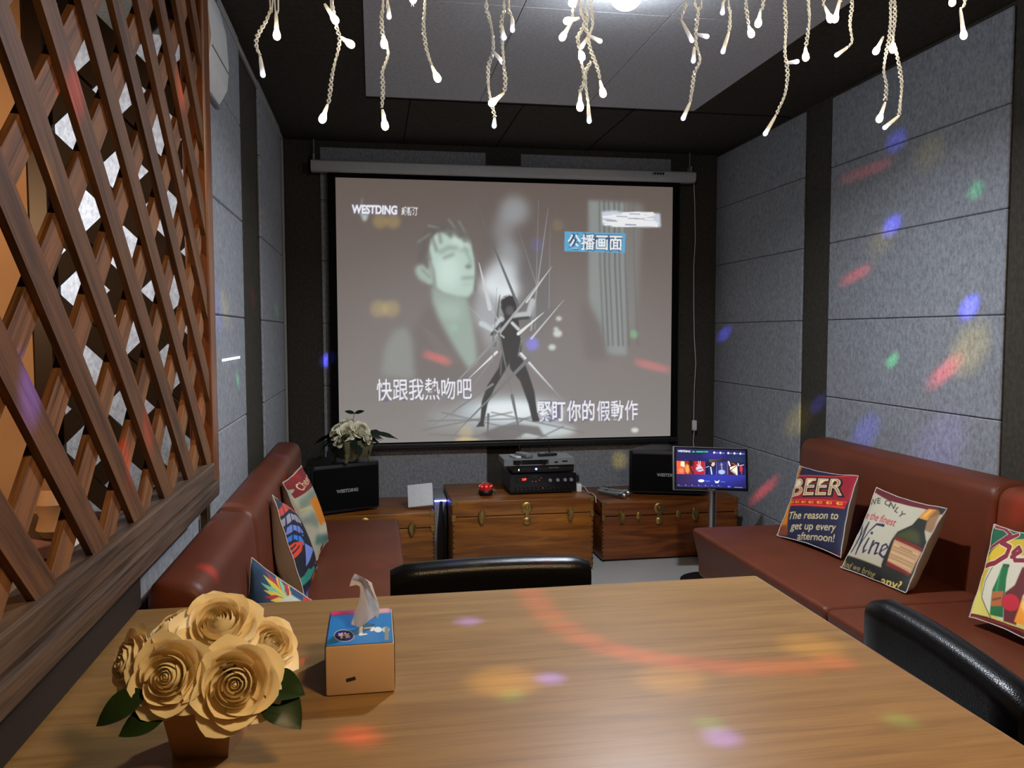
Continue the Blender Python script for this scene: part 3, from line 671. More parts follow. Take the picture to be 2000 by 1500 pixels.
# ================================================================== flower pot on the left speaker
t = thing('flower_pot', 'mossy footed flower pot of cream flowers on the left loudspeaker', 'plant', (-.125, 4.53, .6015), .5)
b = B()
for q in range(4):
    a = PI/2*q
    m = Matrix.Rotation(a, 4, 'Z')
    n = 9; rows = []
    for j in range(6):
        z = .018+j*.02; wv = .062+.010*math.sin(j/5*PI*.9)+.004*j
        rows.append([b.verts.new(m @ Vector((-wv+2*wv*k/(n-1), -wv-.008*math.cos((k/(n-1)-.5)*PI), z))) for k in range(n)])
    for r0, r1 in zip(rows, rows[1:]):
        for k in range(n-1): b.faces.new((r0[k], r0[k+1], r1[k+1], r1[k]))
bmesh.ops.remove_doubles(b, verts=b.verts, dist=.001); bmesh.ops.holes_fill(b, edges=[e for e in b.edges if e.is_boundary])
obj('pot', b, M['stone'], t, True, True)
for q in range(4):
    a = PI/2*q+PI/4; b = B(); c, s = math.cos(a), math.sin(a)
    tube(b, [(.085*c, .085*s, .07), (.098*c, .098*s, .045), (.094*c, .094*s, .02), (.104*c, .104*s, 0)], [.008, .010, .008, .011], 8); obj('foot', b, M['stone'], t, True, True)
def rose_bm(R, lod=7, seed=0):
    """(radius, petals, top z, bottom z, incurve, lip curl, half spread) per ring of petals"""
    rd = random.Random(seed); b = B()
    layers = [(.11, 2, .40, -.1, .75, 0, 1.5), (.20, 3, .42, -.2, .60, 0, 1.15), (.30, 3, .42, -.25, .50, .01, 1.1), (.40, 4, .40, -.3, .38, .03, 1.0), (.52, 4, .36, -.35, .24, .07, 1.0), (.66, 5, .29, -.38, .10, .13, .95), (.80, 5, .18, -.40, 0, .20, .9), (.90, 5, .02, -.42, 0, .26, .9)]
    for li, (rr, n, zt, zb, inc, curl, spread) in enumerate(layers):
        for k in range(n):
            th = 2*PI*k/n+li*.77+rd.uniform(-.15, .15); sp = 2*PI/n*.62*spread*rd.uniform(.92, 1.08) if li > 1 else spread; zt_ = zt+rd.uniform(-.03, .03); rw = rr*rd.uniform(.95, 1.05)
            V = []; tip = rd.uniform(.5, 1.3)
            for j in range(lod):
                v = j/(lod-1); row = []
                for i in range(lod):
                    u = -1+2*i/(lod-1); vm = v*(1-(.16 if li > 2 else .04)*abs(u)**3)
                    r = rw*(.15+.85*math.sin(min(1, vm*1.3)*PI/2))*(1-inc*max(0, vm-.45)**2*1.6)*(1+.07*u)
                    lip = max(0, vm-.72)/.28
                    pt = max(0, 1-abs(u)*1.6)**2*tip*(li > 3)
                    r += rw*curl*lip**2*(1+.5*pt)
                    z = zb+(zt_-zb)*vm-.25*curl*lip**2-.10*curl*pt*lip+.02*math.sin(u*5+k*2+li)*lip
                    a = th+u*sp
                    row.append(b.verts.new(Vector((r*math.cos(a), r*math.sin(a), z))*R))
                V.append(row)
            for r0, r1 in zip(V, V[1:]):
                for i in range(lod-1): b.faces.new((r0[i], r0[i+1], r1[i+1], r1[i]))
    lathe(b, [(.02*R, -.5*R), (.34*R, -.46*R), (.40*R, -.36*R), (.05*R, -.30*R)], 12); lathe(b, [(.02*R, -.3*R), (.07*R, 0), (.05*R, .30*R), (.01*R, .36*R)], 8)
    return b
def leaf_bm(L_, W_, fold=.25, droop=.2, lobes=0):
    b = B(); n = 10; rows = []
    for j in range(n):
        v = j/(n-1); wv = W_*math.sin(PI*min(1, v*.97+.03))**.8*(1-.25*v)
        if lobes: wv *= 1+.28*math.sin(v*lobes*2*PI)
        z = -droop*L_*v*v
        rows.append([b.verts.new((-wv, v*L_, z+wv*fold)), b.verts.new((0, v*L_, z)), b.verts.new((wv, v*L_, z+wv*fold))])
    for r0, r1 in zip(rows, rows[1:]):
        for k in range(2): b.faces.new((r0[k], r0[k+1], r1[k+1], r1[k]))
    r = bmesh.ops.solidify(b, geom=b.faces[:], thickness=.0008)
    return b
def place(bm, loc, d, roll=0):
    q = Vector(d).to_track_quat('Z', 'Y').to_matrix().to_4x4(); bm.transform(Matrix.Translation(loc) @ q @ Matrix.Rotation(roll, 4, 'Z')); return bm
def lift(b):
    for v in b.verts: v.co.z = max(v.co.z, .008)
rd = random.Random(5)
for i, (x, y, z, R, d) in enumerate(((-.050, -.055, .170, .050, (-.3, -.8, .6)), (.020, -.075, .175, .054, (.1, -.8, .65)), (.075, -.025, .172, .050, (.6, -.5, .7)), (-.085, .01, .165, .046, (-.8, -.2, .6)), (-.01, 0, .205, .054, (0, -.3, 1)), (.045, .055, .18, .048, (.4, .5, .8)), (-.055, .065, .175, .046, (-.4, .6, .7)), (-.098, -.05, .120, .032, (-.8, -.6, .3)), (.050, -.095, .135, .036, (.5, -.9, .2)))):
    b = rose_bm(R, 5, i); place(b, (x, y, z), d, i); obj('blossom', b, M['cream_petal'], t, True, True)
for i in range(34):
    a = i*2.4+rd.uniform(-.3, .3); el = rd.uniform(-.9, .35); b = leaf_bm(rd.uniform(.07, .115), .024, .15, rd.uniform(.3, .7))
    m = Matrix.Translation((.058*math.cos(a), .058*math.sin(a), .125+.03*rd.random())) @ Matrix.Rotation(a-PI/2, 4, 'Z') @ Matrix.Rotation(el, 4, 'X') @ Matrix.Rotation(rd.uniform(-.6, .6), 4, 'Y'); b.transform(m); lift(b); obj('leaf', b, M['leafd'], t, True, True)
for a, L_, el in ((-.80, .185, .30), (-.45, .12, .15), (2.4, .15, .1), (2.8, .15, -.2), (3.2, .15, .2), (3.6, .14, -.5), (1.2, .12, .7)):
    b = leaf_bm(L_, .030, .12, .55, 3); b.transform(Matrix.Translation((.05*math.cos(a), .05*math.sin(a), .145)) @ Matrix.Rotation(a-PI/2, 4, 'Z') @ Matrix.Rotation(el, 4, 'X') @ Matrix.Rotation(.5, 4, 'Y')); lift(b); obj('leaf', b, M['leafd'], t, True, True)
for dx in (-1, 1):
    b = leaf_bm(.055, .016, .1, .1); b.transform(Matrix.Translation((.01, -.02, .262)) @ Matrix.Rotation(-.5-dx*PI/2, 4, 'Z') @ Matrix.Rotation(.3, 4, 'X') @ Matrix.Rotation(.7*dx, 4, 'Y')); lift(b); obj('leaf', b, M['leafd'], t, True, True)
b = B(); tube(b, [(0, 0, .19), (.01, -.02, .262)], .0015, 5); obj('stem', b, M['leafd'], t, True, True)

# ================================================================== audio stack
YA, ZA = 4.40, .405
t = thing('amplifier', 'large black karaoke amplifier at the bottom of the device stack', 'amplifier', (.92, YA+.15, ZA))
AX0, AX1, AZ1 = .735, 1.108, .518
b = B(); box(b, (AX0, YA, ZA+.012), (AX1, YA+.32, AZ1), .004, 2); obj('case', b, M['blackp'], t)
b = B(); box(b, (AX0-.002, YA-.006, ZA+.008), (AX1+.002, YA+.001, AZ1+.001), .002, 1); fp = obj('front_panel', b, M['blackg'], t)
b = B(); box(b, (AX0+.035, YA-.008, AZ1-.046), (AX0+.105, YA-.005, AZ1-.012), .001, 1); dp = obj('display_window', b, M['blackg'], fp)
b = text_bm('148', .017, frame((AX0+.078, YA-.0084, AZ1-.028), (1, 0, 0), (0, 0, 1)), .0004, .0008); obj('digits', b, M['red_led'], dp)
for row, (z, r, xs_) in enumerate(((ZA+.035, .005, [AX0+.03+i*.0235 for i in range(14)]), (AZ1-.036, .010, [AX0+.225, AX0+.268, AX0+.31, AX0+.345]))):
    for x in xs_:
        b = B(); lathe(b, [(r, 0), (r, .010), (r*.85, .012), (0, .012)], 14, frame((x, YA-.006, z), (1, 0, 0), (0, 0, 1))); obj('knob', b, M['grey'] if row else M['blackp'], t, True)
for x, z, mt in ((AX0+.125, AZ1-.04, 'red_led'), (AX0+.145, AZ1-.04, 'red_led'), (AX0+.165, AZ1-.034, 'red_led'), (AX0+.185, ZA+.035, 'red_led'), (AX0+.175, AZ1-.022, 'red_led')):
    b = B(); box(b, (x-.0012, YA-.0072, z-.0012), (x+.0012, YA-.0058, z+.0012)); obj('indicator', b, M[mt], t)
b = text_bm('— ——', .008, frame((AX0+.14, YA-.0068, AZ1-.012), (1, 0, 0), (0, 0, 1)), .0003); obj('print', b, M['greyprint'], t)
for x in (AX0+.03, AX1-.03):
    for y in (YA+.03, YA+.28): b = B(); lathe(b, [(.012, 0), (.012, .013)], 10, Matrix.Translation((x, y, ZA+.0006))); obj('foot', b, M['blackp'], t)
b = B(); box(b, (AX1-.002, YA+.02, ZA+.055), (AX1+.026, YA+.055, ZA+.095), .003, 1); obj('plug', b, M['blackp'], t)
t = thing('media_player', 'black media player with a glowing blue light in mid stack', 'media player', (.93, YA+.15, AZ1))
b = B(); box(b, (.752, YA+.012, AZ1+.005), (1.102, YA+.25, AZ1+.046), .006, 2); obj('case', b, M['blackp'], t, True)
b = B(); lathe(b, [(.0055, 0), (.0055, .003), (0, .004)], 14, frame((.885, YA+.012, AZ1+.026), (1, 0, 0), (0, 0, 1))); obj('power_light', b, M['blue_led'], t)
b = text_bm('WESTDING', .011, frame((.985, YA+.0116, AZ1+.031), (1, 0, 0), (0, 0, 1)), .0003); obj('print', b, M['greyprint'], t)
b = B(); box(b, (.785, YA+.010, AZ1+.018), (.789, YA+.0125, AZ1+.028)); obj('indicator', b, M['white_led'], t)
for x in (.78, 1.07):
    for y in (YA+.04, YA+.22): b = B(); lathe(b, [(.008, 0), (.008, .006)], 10, Matrix.Translation((x, y, AZ1+.001))); obj('foot', b, M['blackp'], t)
Z2 = AZ1+.046
t = thing('microphone_receiver', 'silver microphone receiver with two antennas on top of the stack', 'receiver', (.9, YA+.1, Z2))
b = B(); box(b, (.702, YA, Z2+.004), (1.102, YA+.20, Z2+.040), .003, 1); obj('case', b, M['grey'], t)
b = B(); box(b, (.700, YA-.006, Z2+.001), (1.104, YA+.001, Z2+.042), .003, 1); fp = obj('front_panel', b, M['silver'], t)
b = B(); box(b, (.752, YA-.008, Z2+.009), (.952, YA-.005, Z2+.034), .006, 3); obj('display_window', b, M['blackg'], fp)
for x in (.776, .925):
    b = B(); lathe(b, [(.014, 0), (.014, .010), (.012, .012), (0, .012)], 18, frame((x, YA-.008, Z2+.0215), (1, 0, 0), (0, 0, 1))); obj('dial', b, M['blackg'], t, True)
    b = B(); tube(b, [(x+.010+.012*math.cos(a), YA-.0085, Z2+.0215+.013*math.sin(a)) for a in np.linspace(-1.1, 1.1, 9)], .0012, 5); obj('dial_ring', b, M['steel'], t)
b = B(); box(b, (.985, YA-.008, Z2+.014), (1.005, YA-.005, Z2+.022), .001, 1); box(b, (1.03, YA-.008, Z2+.018), (1.06, YA-.005, Z2+.026), .001, 1); obj('button', b, M['blackg'], t)
for x, dx in ((.83, -.016), (.998, -.004)):
    b = B(); tube(b, [(x, YA+.185, Z2+.038), (x+dx, YA+.19, Z2+.115)], [.005, .0035], 8); obj('antenna', b, M['blackp'], t)
Z3 = Z2+.0415
def small(name, c, s, rz, mat, label, cat, parts=()):
    t = thing(name, label, cat, c, rz); b = B(); box(b, (-s[0]/2, -s[1]/2, 0), (s[0]/2, s[1]/2, s[2]), min(s)*.3, 2); obj('body', b, mat, t, True, True)
    for nm, lo, hi, mt in parts: b = B(); box(b, lo, hi, .0006, 1); obj(nm, b, M[mt], t, False, True)
    return t
small('remote_control', (.775, YA+.06, Z3), (.032, .10, .012), .25, M['white'], 'small white remote control on the silver receiver', 'remote control', [('button', (-.010+.008*i, -.03+.016*j, .0118), (-.004+.008*i, -.022+.016*j, .0135), 'grey') for i in range(3) for j in range(4)])
small('air_remote', (.828, YA+.07, Z3), (.045, .13, .022), .35, M['silver'], 'greenish grey remote control beside the white one on the receiver', 'remote control', [('display', (-.014, .02, .0215), (.014, .05, .023), 'grey')])
small('cable_adapter', (.965, YA+.09, Z3), (.11, .035, .014), .15, M['blackp'], 'flat dark blue-black adapter on the right of the receiver top', 'adapter', [('clip', (-.05, -.01, .0135), (-.02, .01, .02), 'grey')])
t = thing('power_adapter', 'small white plug adapter standing right of the amplifier', 'adapter', (1.133, YA+.03, ZA))
b = B(); box(b, (1.118, YA+.01, ZA+.0008), (1.146, YA+.05, ZA+.046), .004, 2); obj('body', b, M['white'], t, True)
b = B(); tube(b, [(1.146, YA+.03, ZA+.035), (1.165, YA+.02, ZA+.03), (1.172, YA-.03, ZA+.006), (1.182, YA-.09, ZA+.012), (1.186, YA-.137, ZA+.004), (1.187, YA-.145, ZA-.03)], .0022, 6); obj('cord', b, M['cable_white'], t, True)
# red dome lamp
t = thing('disco_lamp', 'small disco lamp with a faceted red dome on the tall trunk', 'lamp', (.602, YA+.02, ZA))
m = Matrix.Translation((.602, YA+.02, ZA))
b = B(); lathe(b, [(.030, 0), (.036, .004), (.042, .022), (.038, .030), (.0, .030)], 24, m); obj('base', b, M['blackp'], t, True)
b = B(); lathe(b, [(.036, .030), (.037, .038), (.034, .052), (.026, .064), (.014, .071), (0.002, .073)], 10, m); dm = obj('dome', b, M['red_gem'], t)
b = B()
for k in range(8): lathe(b, [(.004, 0), (.003, .003), (.0005, .0035)], 8, m @ Matrix.Rotation(k*PI/4, 4, 'Z') @ Matrix.Translation((.0335, 0, .053)) @ Matrix.Rotation(PI/2.6, 4, 'Y'))
obj('lens', b, M['red_led'], dm)
b = B(); tube(b, [(.632, YA+.03, ZA+.03), (.655, YA+.05, ZA+.02), (.67, YA+.10, ZA+.004)], .002, 6); obj('cord', b, M['cable_white'], t)

# microphones lying on the right trunk
mic = thing('microphone', 'silver handheld microphone on the right trunk, the one lying behind', 'microphone', (0, 0, 0), 0, 'microphones on the right trunk')
b = B(); mx = Matrix.Rotation(PI/2, 4, 'Y')
lathe(b, [(.010, 0), (.012, .01), (.012, .05), (.0125, .12), (.015, .165)], 16, mx); obj('handle', b, M['silver'], mic, True, True)
b = B(); lathe(b, [(.0155, .165), (.018, .172), (.019, .185), (.017, .20), (.010, .211), (.001, .214)], 16, mx); obj('head', b, M['steel'], mic, True, True)
b = B(); box(b, (.05, -.004, .0115), (.075, .004, .0145), .001, 1); obj('switch', b, M['blackp'], mic, False, True)
ma, mb_ = Vector((1.335, 4.69, .3645)), Vector((1.475, 4.52, .3645)); mic.location = ma; mic.rotation_euler = (0, 0, math.atan2(mb_.y-ma.y, mb_.x-ma.x))
m2 = copy_tree(mic); m2['label'] = 'silver handheld microphone on the right trunk, the one in front, nearest the trunk edge'; m2.location = ma+Vector((-.030, -.055, 0)); m2.rotation_euler = (0, 0, math.atan2(mb_.y-ma.y, mb_.x-ma.x)-.10)

# ================================================================== touch screen on a pole
MY = 3.90
c0, c1, c2, c3 = at(1318, 871, 'Y', MY+.025), at(1463, 876, 'Y', MY+.01), at(1461, 961, 'Y', MY-.035), at(1312, 957, 'Y', MY-.02)
cc = (c0+c1+c2+c3)/4; W_, H_ = ((c1-c0).length+(c2-c3).length)/2, ((c0-c3).length+(c1-c2).length)/2
t = thing('touch_screen', 'song selection touch screen on a steel pole beside the right sofa', 'touch screen', (cc.x, cc.y+.05, 0))
MF = frame(cc, (c1-c0)+(c2-c3), (c0-c3)+(c1-c2))
hw, hh = W_/2, H_/2
b = B(); box(b, (-hw, -hh, -.018), (hw, hh, 0), .005, 3, MF); mb = obj('casing', b, M['silver'], t, True)
b = B(); box(b, (-hw+.004, -hh+.004, -.004), (hw-.004, hh-.004, .0012), .001, 1, MF); obj('bezel', b, M['blackg'], mb)
def draw_display():
    C = Canvas(230, 132, (34, 30, 84), ((172, 262), (1062, 288), (1052, 776), (150, 745)))
    C.ell(650, 620, 420, 90, (52, 66, 200), .8, 60); C.ell(250, 640, 200, 90, (60, 30, 60), .7, 60); C.ell(950, 420, 120, 50, (20, 70, 80), .7, 40); C.ell(1010, 560, 60, 60, (60, 70, 230), .7, 30); C.ell(640, 350, 150, 40, (60, 50, 170), .7, 30)
    C.text('WESTDING', 190, 309, 34, (250, 252, 255), fit=160, rot=.03, bold=.03)
    for x, w_ in ((378, 22), (430, 14), (455, 28), (495, 16), (530, 10), (555, 14)): C.line([(x, 305), (x+w_, 306)], 18, (40, 220, 110), .9, 2)
    for i, x in enumerate((640, 720, 822, 902, 980)): C.ell(x+14, 316+i*3, 14, 14, (220, 225, 255)); C.line([(x+36, 318+i*3), (x+64, 319+i*3)], 12, (170, 175, 230), .7, 2)
    for x0_, x1_, c in ((168, 268, (235, 90, 50)), (270, 385, (150, 40, 30)), (392, 526, (185, 30, 40)), (530, 670, (20, 24, 60)), (685, 820, (48, 52, 110)), (830, 948, (70, 22, 30)), (952, 1048, (34, 30, 70))):
        C.poly([(x0_, 420+.025*x0_-5), (x1_, 420+.025*x1_-5), (x1_-6, 580+.02*x1_), (x0_-4, 580+.02*x0_)], c)
    C.poly([(225, 425), (270, 430), (268, 500), (215, 480)], (255, 245, 190), 1, 4); C.ell(300, 520, 30, 60, (250, 170, 90), .9, 8); C.ell(350, 450, 30, 40, (40, 10, 10), .9, 5); C.ell(220, 540, 30, 30, (255, 150, 120), .7, 6); C.line([(330, 500), (370, 580)], 14, (30, 10, 10), .9)
    C.ell(455, 520, 46, 36, (210, 215, 230), .9, 3); C.line([(430, 470), (470, 490), (500, 540)], 16, (200, 205, 225), .9); C.line([(445, 425), (455, 480)], 10, (230, 200, 205)); C.line([(470, 425), (468, 480)], 10, (230, 200, 205)); C.line([(420, 540), (490, 520)], 8, (120, 30, 50))
    C.ell(622, 425, 34, 20, (225, 225, 215), 1, 2); C.ell(630, 455, 26, 34, (240, 190, 165), 1, 2); C.ell(605, 440, 14, 26, (20, 15, 20), 1, 2); C.poly([(560, 590), (590, 500), (640, 500), (670, 590)], (26, 40, 110)); C.line([(600, 500), (610, 585)], 14, (225, 235, 250)); C.line([(540, 500), (580, 490)], 6, (230, 235, 250))
    C.ell(740, 560, 44, 30, (190, 200, 240), .9, 4); C.line([(740, 450), (744, 520)], 14, (180, 170, 190), .9); C.line([(722, 470), (760, 465)], 8, (170, 150, 170), .8)
    C.poly([(850, 500), (945, 470), (945, 600), (930, 600), (850, 540)], (250, 246, 215)); C.line([(835, 430), (850, 480)], 18, (245, 240, 250)); C.line([(850, 545), (940, 480)], 8, (40, 20, 20)); C.line([(860, 530), (930, 590)], 7, (40, 20, 20)); C.line([(880, 450), (915, 465)], 14, (160, 90, 60))
    C.ell(995, 520, 20, 44, (205, 50, 60), 1, 3); C.line([(958, 455), (962, 480)], 14, (235, 235, 255)); C.line([(980, 480), (1030, 470)], 8, (220, 215, 235)); C.line([(1000, 560), (1000, 590)], 8, (230, 60, 60))
    for x in (528, 676, 822): C.line([(x, 430), (x-6, 590)], 4, (190, 195, 250), .8)
    C.ell(470, 670, 40, 18, (235, 245, 255)); C.line([(522, 674), (575, 676)], 12, (140, 150, 215), .7, 3); C.poly([(640, 665), (670, 680), (710, 660), (690, 700), (655, 700)], (240, 248, 255)); C.line([(725, 684), (775, 686)], 11, (130, 140, 205), .7, 3)
    for x in (180, 268, 350, 435, 520, 605, 690): C.ell(x, 720+.02*x, 9, 9, (110, 120, 230)); C.line([(x+18, 728+.02*x), (x+48, 729+.02*x)], 8, (86, 90, 160), .7, 2)
    C.poly([(805, 735), (848, 737), (840, 758), (812, 756)], (70, 110, 255)); C.line([(900, 755), (1000, 760)], 6, (150, 160, 235)); 
    return C
C = draw_display()
u, v = np.meshgrid(np.linspace(-hw+.016, hw-.016, C.w), np.linspace(hh-.012, -hh+.017, C.h)); mf = np.array(MF)
P = np.stack([u, v, np.full_like(u, .0016)], -1) @ mf[:3, :3].T + mf[:3, 3]
grid_obj('display', P, C.linear(), M['display'], mb)
b = text_bm('WESTDING', .008, MF @ Matrix.Translation((0, -hh+.0085, .0013)), .0002); obj('badge', b, M['greyprint'], mb)
bx, by = at(1391, 1000, 'Y', MY+.05).x, MY+.05
b = B(); tube(b, [(bx, by, .012), (bx, by, cc.z+.02)], .020, 18); box(b, (bx-.04, cc.y+.005, cc.z-.05), (bx+.04, by+.01, cc.z+.05), .004, 2); obj('pole', b, M['steel'], t, True)
b = B(); lathe(b, [(.16, 0), (.16, .008), (.03, .016), (.025, .03)], 28, Matrix.Translation((bx, by, 0))); obj('base', b, M['blackp'], t, True)

# ================================================================== SOFAS
def profile_block(bm, prof, y0, y1, bev, seg=3):
    """x-z profile extruded along y"""
    prism(bm, prof, y1-y0, Matrix(((1, 0, 0, 0), (0, 0, 1, y0), (0, 1, 0, 0), (0, 0, 0, 1))))
def rounded(prof, r, n=5):
    out = []
    for i in range(len(prof)):
        p, a, c = Vector(prof[i]), Vector(prof[i-1]), Vector(prof[(i+1) % len(prof)])
        d0, d1 = (a-p), (c-p); rr = min(r, d0.length*.48, d1.length*.48); q0, q1 = p+d0.normalized()*rr, p+d1.normalized()*rr
        for k in range(n+1): s = k/n; out.append(tuple(q0*(1-s)**2+p*2*s*(1-s)+q1*s*s))
    return out
def cushion(name, prof, r, y0, y1, mat, parent, endr=.02):
    pr0 = rounded(prof, r); cx = sum(p[0] for p in pr0)/len(pr0); cz = sum(p[1] for p in pr0)/len(pr0)
    mx_ = max(abs(p[0]-cx) for p in pr0); mz_ = max(abs(p[1]-cz) for p in pr0)
    b = B(); rings = []
    ends = [(y0+endr*(1-math.cos(a)), endr*(1-math.sin(a))) for a in np.linspace(0, PI/2, 5)]
    st = ends + [(y0+(y1-y0)*s, 0) for s in (.25, .5, .75)] + [(y0+y1-y, i) for y, i in ends[::-1]]
    for y, ins in st:
        rings.append([b.verts.new((cx+(p[0]-cx)*(1-ins/mx_), y, cz+(p[1]-cz)*(1-ins/mz_))) for p in pr0])
    n = len(pr0)
    for a, q in zip(rings, rings[1:]):
        for k in range(n): b.faces.new((a[k], a[(k+1) % n], q[(k+1) % n], q[k]))
    b.faces.new(rings[0]); b.faces.new(rings[-1][::-1])
    return obj(name, b, mat, parent, True)
def stitching(parent, path):
    b = B(); p = [Vector(q) for q in path]
    for a, c in zip(p, p[1:]):
        n = max(1, int((c-a).length/.016))
        for i in range(n): tube(b, [a+(c-a)*(i+.15)/n, a+(c-a)*(i+.75)/n], .0016, 5)
    return obj('stitching', b, M['stitch'], parent)
so = thing('sofa', 'brown leather banquette along the right wall with three beer and wine cushions', 'sofa', (1.8, 2.2, 0), 0, 'brown leather banquettes')
for y0, y1 in ((2.34, 3.58), (1.09, 2.335), (-.16, 1.085)):
    cushion('backrest', [(1.965, .30), (2.005, .795), (2.165, .805), (2.17, .10), (2.0, .10)], .045, y0, y1, M['brown'], so, .03)
    cushion('seat', [(1.435, .28), (1.400, .425), (1.99, .422), (1.99, .20), (1.435, .20)], .028, y0 if y0 > 2 else y0, min(y1, 3.44), M['brown'], so, .02)
    b = B(); box(b, (1.47, y0+.01, .06), (2.0, min(y1, 3.43)-.005, .215), .006, 1); obj('base', b, M['brown'], so)
    for yy in (y0+.08, min(y1, 3.43)-.08):
        for xx in (1.52, 1.94): b = B(); box(b, (xx-.025, yy-.025, 0), (xx+.025, yy+.025, .062)); obj('foot', b, M['blackp'], so)
stitching(so, [(1.985, 2.352, .47), (1.998, 2.352, .62), (2.008, 2.352, .74), (2.03, 2.352, .795)])
sl = thing('sofa', 'brown leather banquette along the left wall with three printed cushions', 'sofa', (-.2, 2.8, 0), 0, 'brown leather banquettes')
for y0, y1, ys0, ys1 in ((2.42, 3.93, 2.42, 3.83), (1.715, 2.415, 1.96, 2.415)):
    cushion('backrest', [(-.315, .32), (-.345, .79), (-.462, .80), (-.468, .10), (-.34, .10)], .045, y0, y1, M['brown'], sl, .03)
    cushion('seat', [(.085, .28), (.110, .432), (-.335, .428), (-.335, .20), (.085, .20)], .028, ys0, ys1, M['brown'], sl, .02)
    b = B(); box(b, (-.345, ys0+.01, .06), (.06, ys1-.005, .215), .006, 1); obj('base', b, M['brown'], sl)
    for yy in (ys0+.08, ys1-.08):
        for xx in (-.29, .01): b = B(); box(b, (xx-.025, yy-.025, 0), (xx+.025, yy+.025, .062)); obj('foot', b, M['blackp'], sl)

# ================================================================== PILLOWS
def settle(p, left):
    """cloth pressed flat where it meets the seat and the backrest"""
    p = p.copy(); p[..., 2] = np.maximum(p[..., 2], .4365 if left else .4295)
    if left: p[..., 0] = np.maximum(p[..., 0], -.315-(p[..., 2]-.32)*.0638+.005)
    else: p[..., 0] = np.minimum(p[..., 0], 1.965+(p[..., 2]-.30)*.0808-.005)
    return p
def pillow(label, BL, BR, TR, TL, th, canvas, back=None, pinch=.035, N=None, front=.28):
    BL, BR, TR, TL = [np.array(p, float) for p in (BL, BR, TR, TL)]
    cen = (BL+BR+TR+TL)/4; left = cen[0] < .5
    t = thing('cushion', label, 'cushion', tuple(cen), 0)
    N = N or canvas.w; rgb = canvas.linear(); h, w_ = rgb.shape[:2]
    u, v = np.meshgrid(np.linspace(0, 1, w_), np.linspace(0, 1, h))
    nrm = np.cross(BR-BL, TL-BL); nrm /= np.linalg.norm(nrm)
    def surf(u, v, sg):
        uu = u-pinch*(2*u-1)*(1-(2*v-1)**2)*np.abs(2*u-1)**2; vv = v-pinch*(2*v-1)*(1-(2*u-1)**2)*np.abs(2*v-1)**2
        p = (TL*(1-uu)[..., None]+TR*uu[..., None])*(1-vv)[..., None]+(BL*(1-uu)[..., None]+BR*uu[..., None])*vv[..., None]
        e = np.clip((1-np.abs(2*u-1)**2.6)*(1-np.abs(2*v-1)**2.6), 0, 1)**.62
        wr = .0022*np.sin(u*23+v*9)*np.sin(v*17-u*5)*(1-e)
        return settle(p+nrm*((th*front*e if sg > 0 else sg*th*1.1*e**.45)+wr)[..., None], left)
    f = grid_obj('printed_front', surf(u, v, 1), rgb, M['print'], t)
    n = 28; u2, v2 = np.meshgrid(np.linspace(0, 1, n), np.linspace(0, 1, n)); P = surf(u2, v2, -1)[:, ::-1]
    grid_obj('plain_back', P, np.full(P.shape, .5), back or M['greyback'], t)
    # piping round the seam
    s_ = np.linspace(0, 1, 20); z_ = np.zeros(20); o_ = np.ones(20)
    ring = np.concatenate([surf(s_, z_, 0)[:-1], surf(o_, s_, 0)[:-1], surf(s_[::-1], o_, 0)[:-1], surf(z_, s_[::-1], 0)])
    b = B(); tube(b, [tuple(p) for p in ring], .0022, 5); obj('seam', b, M['greyback'], t, True)
    return t
